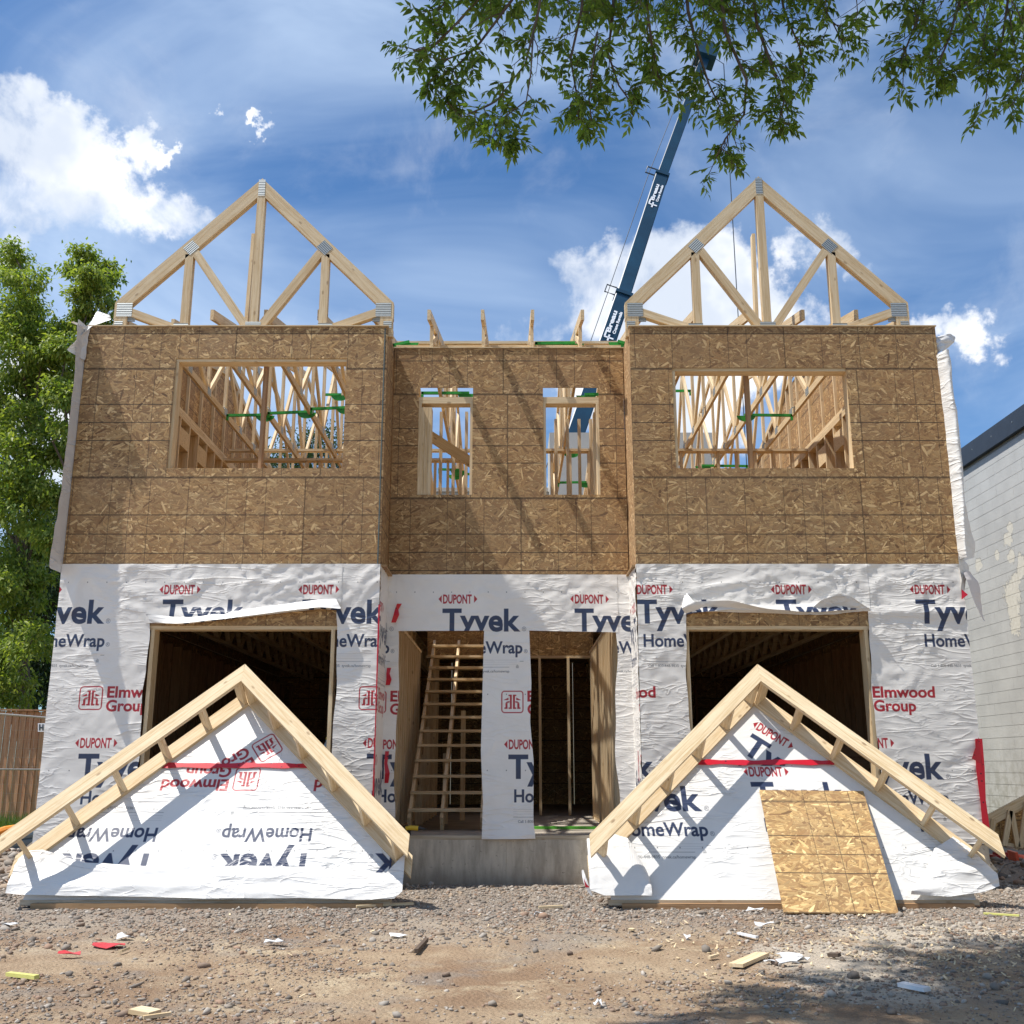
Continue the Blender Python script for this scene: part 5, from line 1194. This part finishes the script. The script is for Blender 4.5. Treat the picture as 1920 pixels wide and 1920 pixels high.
def twig(a,b,n,scale=1.,sub=.0):
    a=np.array(a);b=np.array(b); ln=np.linalg.norm(b-a); bow=rs.normal(0,.08*ln,3); pts=[a+(b-a)*t+bow*math.sin(math.pi*t) for t in np.linspace(0,1,6)]
    tw.tube([Vector(p) for p in pts],.0035+.002*ln,.0015,4)
    for k in range(n):
        t=.25+.75*(k+rs.rand()*.5)/n; i=min(4,int(t*5)); p=pts[i]+(pts[i+1]-pts[i])*(t*5-i); dr_=(b-a)/ln; s=rs.normal(0,1,3); s-=dr_*s.dot(dr_); s/=np.linalg.norm(s); compound(p,dr_*.5+s*.9+np.array([0,0,-.1]),scale)
def limb(px_pts,Y0,Y1,r0,nt_,spread,nl=6,scale=1.,taper=.3):
    n=len(px_pts); pts=[np.array(at(x,y,Y0+(Y1-Y0)*i/(n-1))) for i,(x,y) in enumerate(px_pts)]
    tw.tube([Vector(p) for p in pts],r0,r0*taper,6)
    for k in range(nt_):
        t=(k+rs.rand())/nt_*(n-1); i=min(n-2,int(t)); p=pts[i]+(pts[i+1]-pts[i])*(t-i); ax_=(pts[i+1]-pts[i]); ax_/=np.linalg.norm(ax_)
        d=rs.normal(0,1,3); d=d-ax_*d.dot(ax_)*.3; d/=np.linalg.norm(d); d[2]-=.35; q=p+(d*.8+ax_*.5)*spread*rs.uniform(.5,1.2); twig(p,q,nl,scale)
    twig(pts[-2],pts[-1],nl,scale)
limbs=[([(1000,-160),(930,-40),(860,40),(810,90),(775,95)],4.6,5.0,.012,16,.20),
 ([(1010,-150),(960,0),(900,80),(850,130),(835,190)],4.7,4.9,.010,20,.17),
 ([(1030,-140),(1010,20),(985,120),(930,190),(875,215)],4.6,4.7,.009,12,.15),
 ([(1000,60),(995,140),(985,200),(965,250),(975,275)],4.5,4.6,.005,6,.07),
 ([(985,190),(940,225),(925,248)],4.5,4.5,.004,4,.06),
 ([(900,90),(840,110),(800,150),(870,225)],4.8,4.9,.006,9,.10),
 ([(1100,-120),(1090,20),(1070,110),(1080,170),(1085,225)],4.9,5.1,.010,20,.14),
 ([(1150,-120),(1150,20),(1140,100),(1160,160),(1185,195)],5.,5.2,.010,18,.15),
 ([(1210,-110),(1215,30),(1225,100),(1240,170)],5.1,5.4,.010,16,.15),
 ([(1120,60),(1110,130),(1105,190),(1110,240)],4.8,4.9,.006,9,.09),
 ([(1280,-110),(1290,20),(1310,100),(1330,160),(1350,200)],5.2,5.4,.012,20,.17),
 ([(1340,-100),(1360,60),(1400,150),(1395,215),(1360,260),(1340,300)],5.3,5.3,.012,22,.13),
 ([(1400,-100),(1420,50),(1450,130),(1470,190),(1460,235)],5.4,5.4,.012,26,.16),
 ([(1450,-100),(1470,20),(1500,90),(1510,140)],5.5,5.6,.010,18,.17),
 ([(1520,-100),(1530,-10),(1560,40),(1580,80)],5.5,5.5,.009,14,.16),
 ([(1590,-60),(1606,0),(1608,20),(1598,45)],5.2,5.2,.004,1,.06),
 ([(1780,-120),(1740,-20),(1715,50),(1695,100),(1685,115)],5.2,5.2,.010,20,.18),
 ([(1820,-120),(1800,0),(1780,70),(1760,120),(1755,140)],5.3,5.3,.010,22,.19),
 ([(1900,-120),(1890,0),(1880,70),(1860,120),(1850,150)],5.4,5.4,.010,22,.19),
 ([(1960,-80),(1950,40),(1925,110),(1910,160)],5.4,5.4,.009,14,.17),
 ([(1930,120),(1915,150),(1905,185),(1890,203)],4.4,4.4,.003,0,.03),
 ([(880,-150),(860,-40),(830,10),(820,20)],4.8,4.8,.008,6,.12)]
for a in limbs: limb(a[0],a[1],a[2],a[3],int(a[4]*.72),a[5],5,.86)
for k in range(125):     # dense upper mass
    px=rs.uniform(860,1540); lim=45+35*math.sin(px*.011+1.)+ (25 if 1250<px<1450 else 0); py=rs.uniform(-120,lim); Y=rs.uniform(4.9,6.2); a=np.array(at(px,py-60,Y)); b=np.array(at(px+rs.uniform(-70,70),py+rs.uniform(10,60),Y)); twig(a,b,6,.88)
for k in range(60):
    px=rs.uniform(1700,1980); py=rs.uniform(-120,90); Y=rs.uniform(5.,6.2); a=np.array(at(px,py-60,Y)); b=np.array(at(px+rs.uniform(-60,50),py+rs.uniform(10,50),Y)); twig(a,b,6,.88)
for k in range(520):
    y=rs.uniform(3.4,6.1); x=rs.uniform(-2.9+(y-4.1)*1.35,1.6); z=rs.uniform(7.5,8.8); a=np.array((x,y,z))
    if proj(a)[1]>-200: continue
    twig(a,a+rs.normal(0,.35,3),7,2.0)
for pts in ([(3.2,3.0,7.2),(1.6,3.8,8.0),(-.2,4.6,8.2),(-1.8,4.8,8.1)],[(1.6,3.8,8.0),(1.0,5.2,8.4),(.4,6.4,8.5)]): tw.tube([Vector(p) for p in pts],.08,.02,7)
# heavy limbs and the part of the crown above the picture
for pts in ([(4.5,2.0,4.9),(3.6,3.2,6.0),(2.2,4.3,6.2),(.8,4.9,5.9),(0.,5.0,5.6)],[(3.2,3.0,7.2),(1.6,3.9,7.4),(.2,4.2,7.0),(-.8,4.4,6.6)],[(3.6,3.2,6.0),(3.2,4.4,6.4),(2.5,5.2,6.3),(1.6,5.6,6.1)],[(4.2,2.2,5.4),(4.4,4.0,6.5),(3.6,5.4,6.4),(3.0,5.9,6.1)]): tw.tube([Vector(p) for p in pts],.07,.018,7)
for k in range(620):
    x=rs.uniform(-2.0,4.6); y=rs.uniform(2.6,5.7); z=rs.uniform(6.3,8.2); 
    if proj((x,y,z))[1]>-140: continue
    if x<.9 and y>4.5+x*.5: continue
    a=np.array((x,y,z)); twig(a,a+rs.normal(0,.3,3)+np.array([0,0,-.15]),7,1.35)
tag(tw.obj('branch',BARK,ov,None,True),kind='stuff'); P=np.array(P);D=np.array(D);Nn=np.array(Nn);L=np.array(L); leaves_mesh('foliage',P,D,Nn,L,L*.36,LM,ov)
print('LEAFLETS',len(P))

# ------------------------------------------------------------------ right background: stacked roof trusses, cones
ts=empty('roof_truss_stack',(7.2,15.6,0)); tag(ts,'roof truss with OSB behind lying against the block wall, right edge of the yard','roof truss')
def q3(px,py,Y=15.2): return at(px,py,Y)
beam('top_chord',q3(1830,1551,15.1),q3(1960,1482,15.1),.038,.15,M['pine_new'],ts); beam('bottom_chord',q3(1845,1583,15.1),q3(1960,1598,15.1),.038,.12,M['pine_new'],ts)
for a,b,c,d in ((1863,1536,1855,1585),(1894,1520,1883,1586),(1896,1520,1908,1588),(1925,1505,1913,1590),(1850,1545,1848,1583)): beam('web',q3(a,b,15.07),q3(c,d,15.07),.038,.07,M['pine_new'],ts)
vv=[q3(1846,1552,15.2),q3(1850,1586,15.2),q3(1960,1596,15.2),q3(1960,1492,15.2)]; vb=[v+Vector((0,.02,0)) for v in vv]
mesh('osb_sheet',vv+vb,[(0,1,2,3),(7,6,5,4),(0,4,5,1),(1,5,6,2),(2,6,7,3),(3,7,4,0)],M['osb_bright'],ts,None,False,[(v.x,v.z) for v in vv+vb])
tp_=MB(); rsx=np.random.RandomState(2); bx=at(1885,1602,13.6); 
tar=sheet3('tarpaulin',[(at(1850,1592,13.9),at(1850,1626,13.3)),(at(1880,1588,13.9),at(1885,1628,13.2)),(at(1905,1594,13.9),at(1910,1634,13.1)),(at(1960,1598,13.9),at(1960,1640,13.1))],None,plain('tarp_dark',(.07,.08,.085),.5),bulge=.1,amp=.03,seed=9); tag(tar,'crumpled dark tarpaulin under the stacked roof truss at right','tarpaulin')
OC=plain('cone_orange',(.75,.10,.03),.45); 
def cone(px,py,Y,label):
    b=at(px,py,Y); ax_=Vector((1,-.2,.05)).normalized(); e=empty('traffic_cone',b); tag(e,label,'cone')
    m=MB(); m.tube([b,b+ax_*.12],.13,.105,12); m.obj('cone',OC,e,None,True); MB().tube([b+ax_*.12,b+ax_*.22],.106,.082,12).obj('collar',WH,e,None,True); MB().tube([b+ax_*.22,b+ax_*.45],.083,.03,12).obj('tip',OC,e,None,True)
    M4=ax_.to_track_quat('X','Z').to_matrix().to_4x4(); M4.translation=b; mesh('base',bv(-.03,0,-.17,.17,-.12,.15),BF,OC,e,M4)
cone(1905,1622,12.2,'orange and white traffic cone lying on its side at the right edge')
rb=MB(); c=at(1882,1609,12.9); rb.box(c.x-.16,c.x+.14,c.y-.1,c.y+.1,c.z-.10,c.z+.04); rb.box(c.x-.10,c.x+.08,c.y-.06,c.y+.06,c.z+.04,c.z+.07); o=rb.obj('fuel_can',plain('can_red',(.35,.02,.02),.4)); tag(o,'dark red can under the tarpaulin beside the fallen cone','can')
stick(1853,1632,1868,1648,.05,.03,'wood','pale offcut on the ground under the tail of the right gable','plank_offcut','offcut')
o=MB().tube([gp(1860,1658)+Vector((0,0,.02)),gp(1885,1645)+Vector((0,0,.06)),gp(1912,1640)+Vector((0,0,.03))],.007,.006,5).obj('cable',DK); tag(o,'thin dark cable curling over the dirt at the right','cable')
print('OBJECTS',len(bpy.data.objects),'TRIS',sum(len(o.data.polygons) for o in bpy.data.objects if o.type=='MESH'))
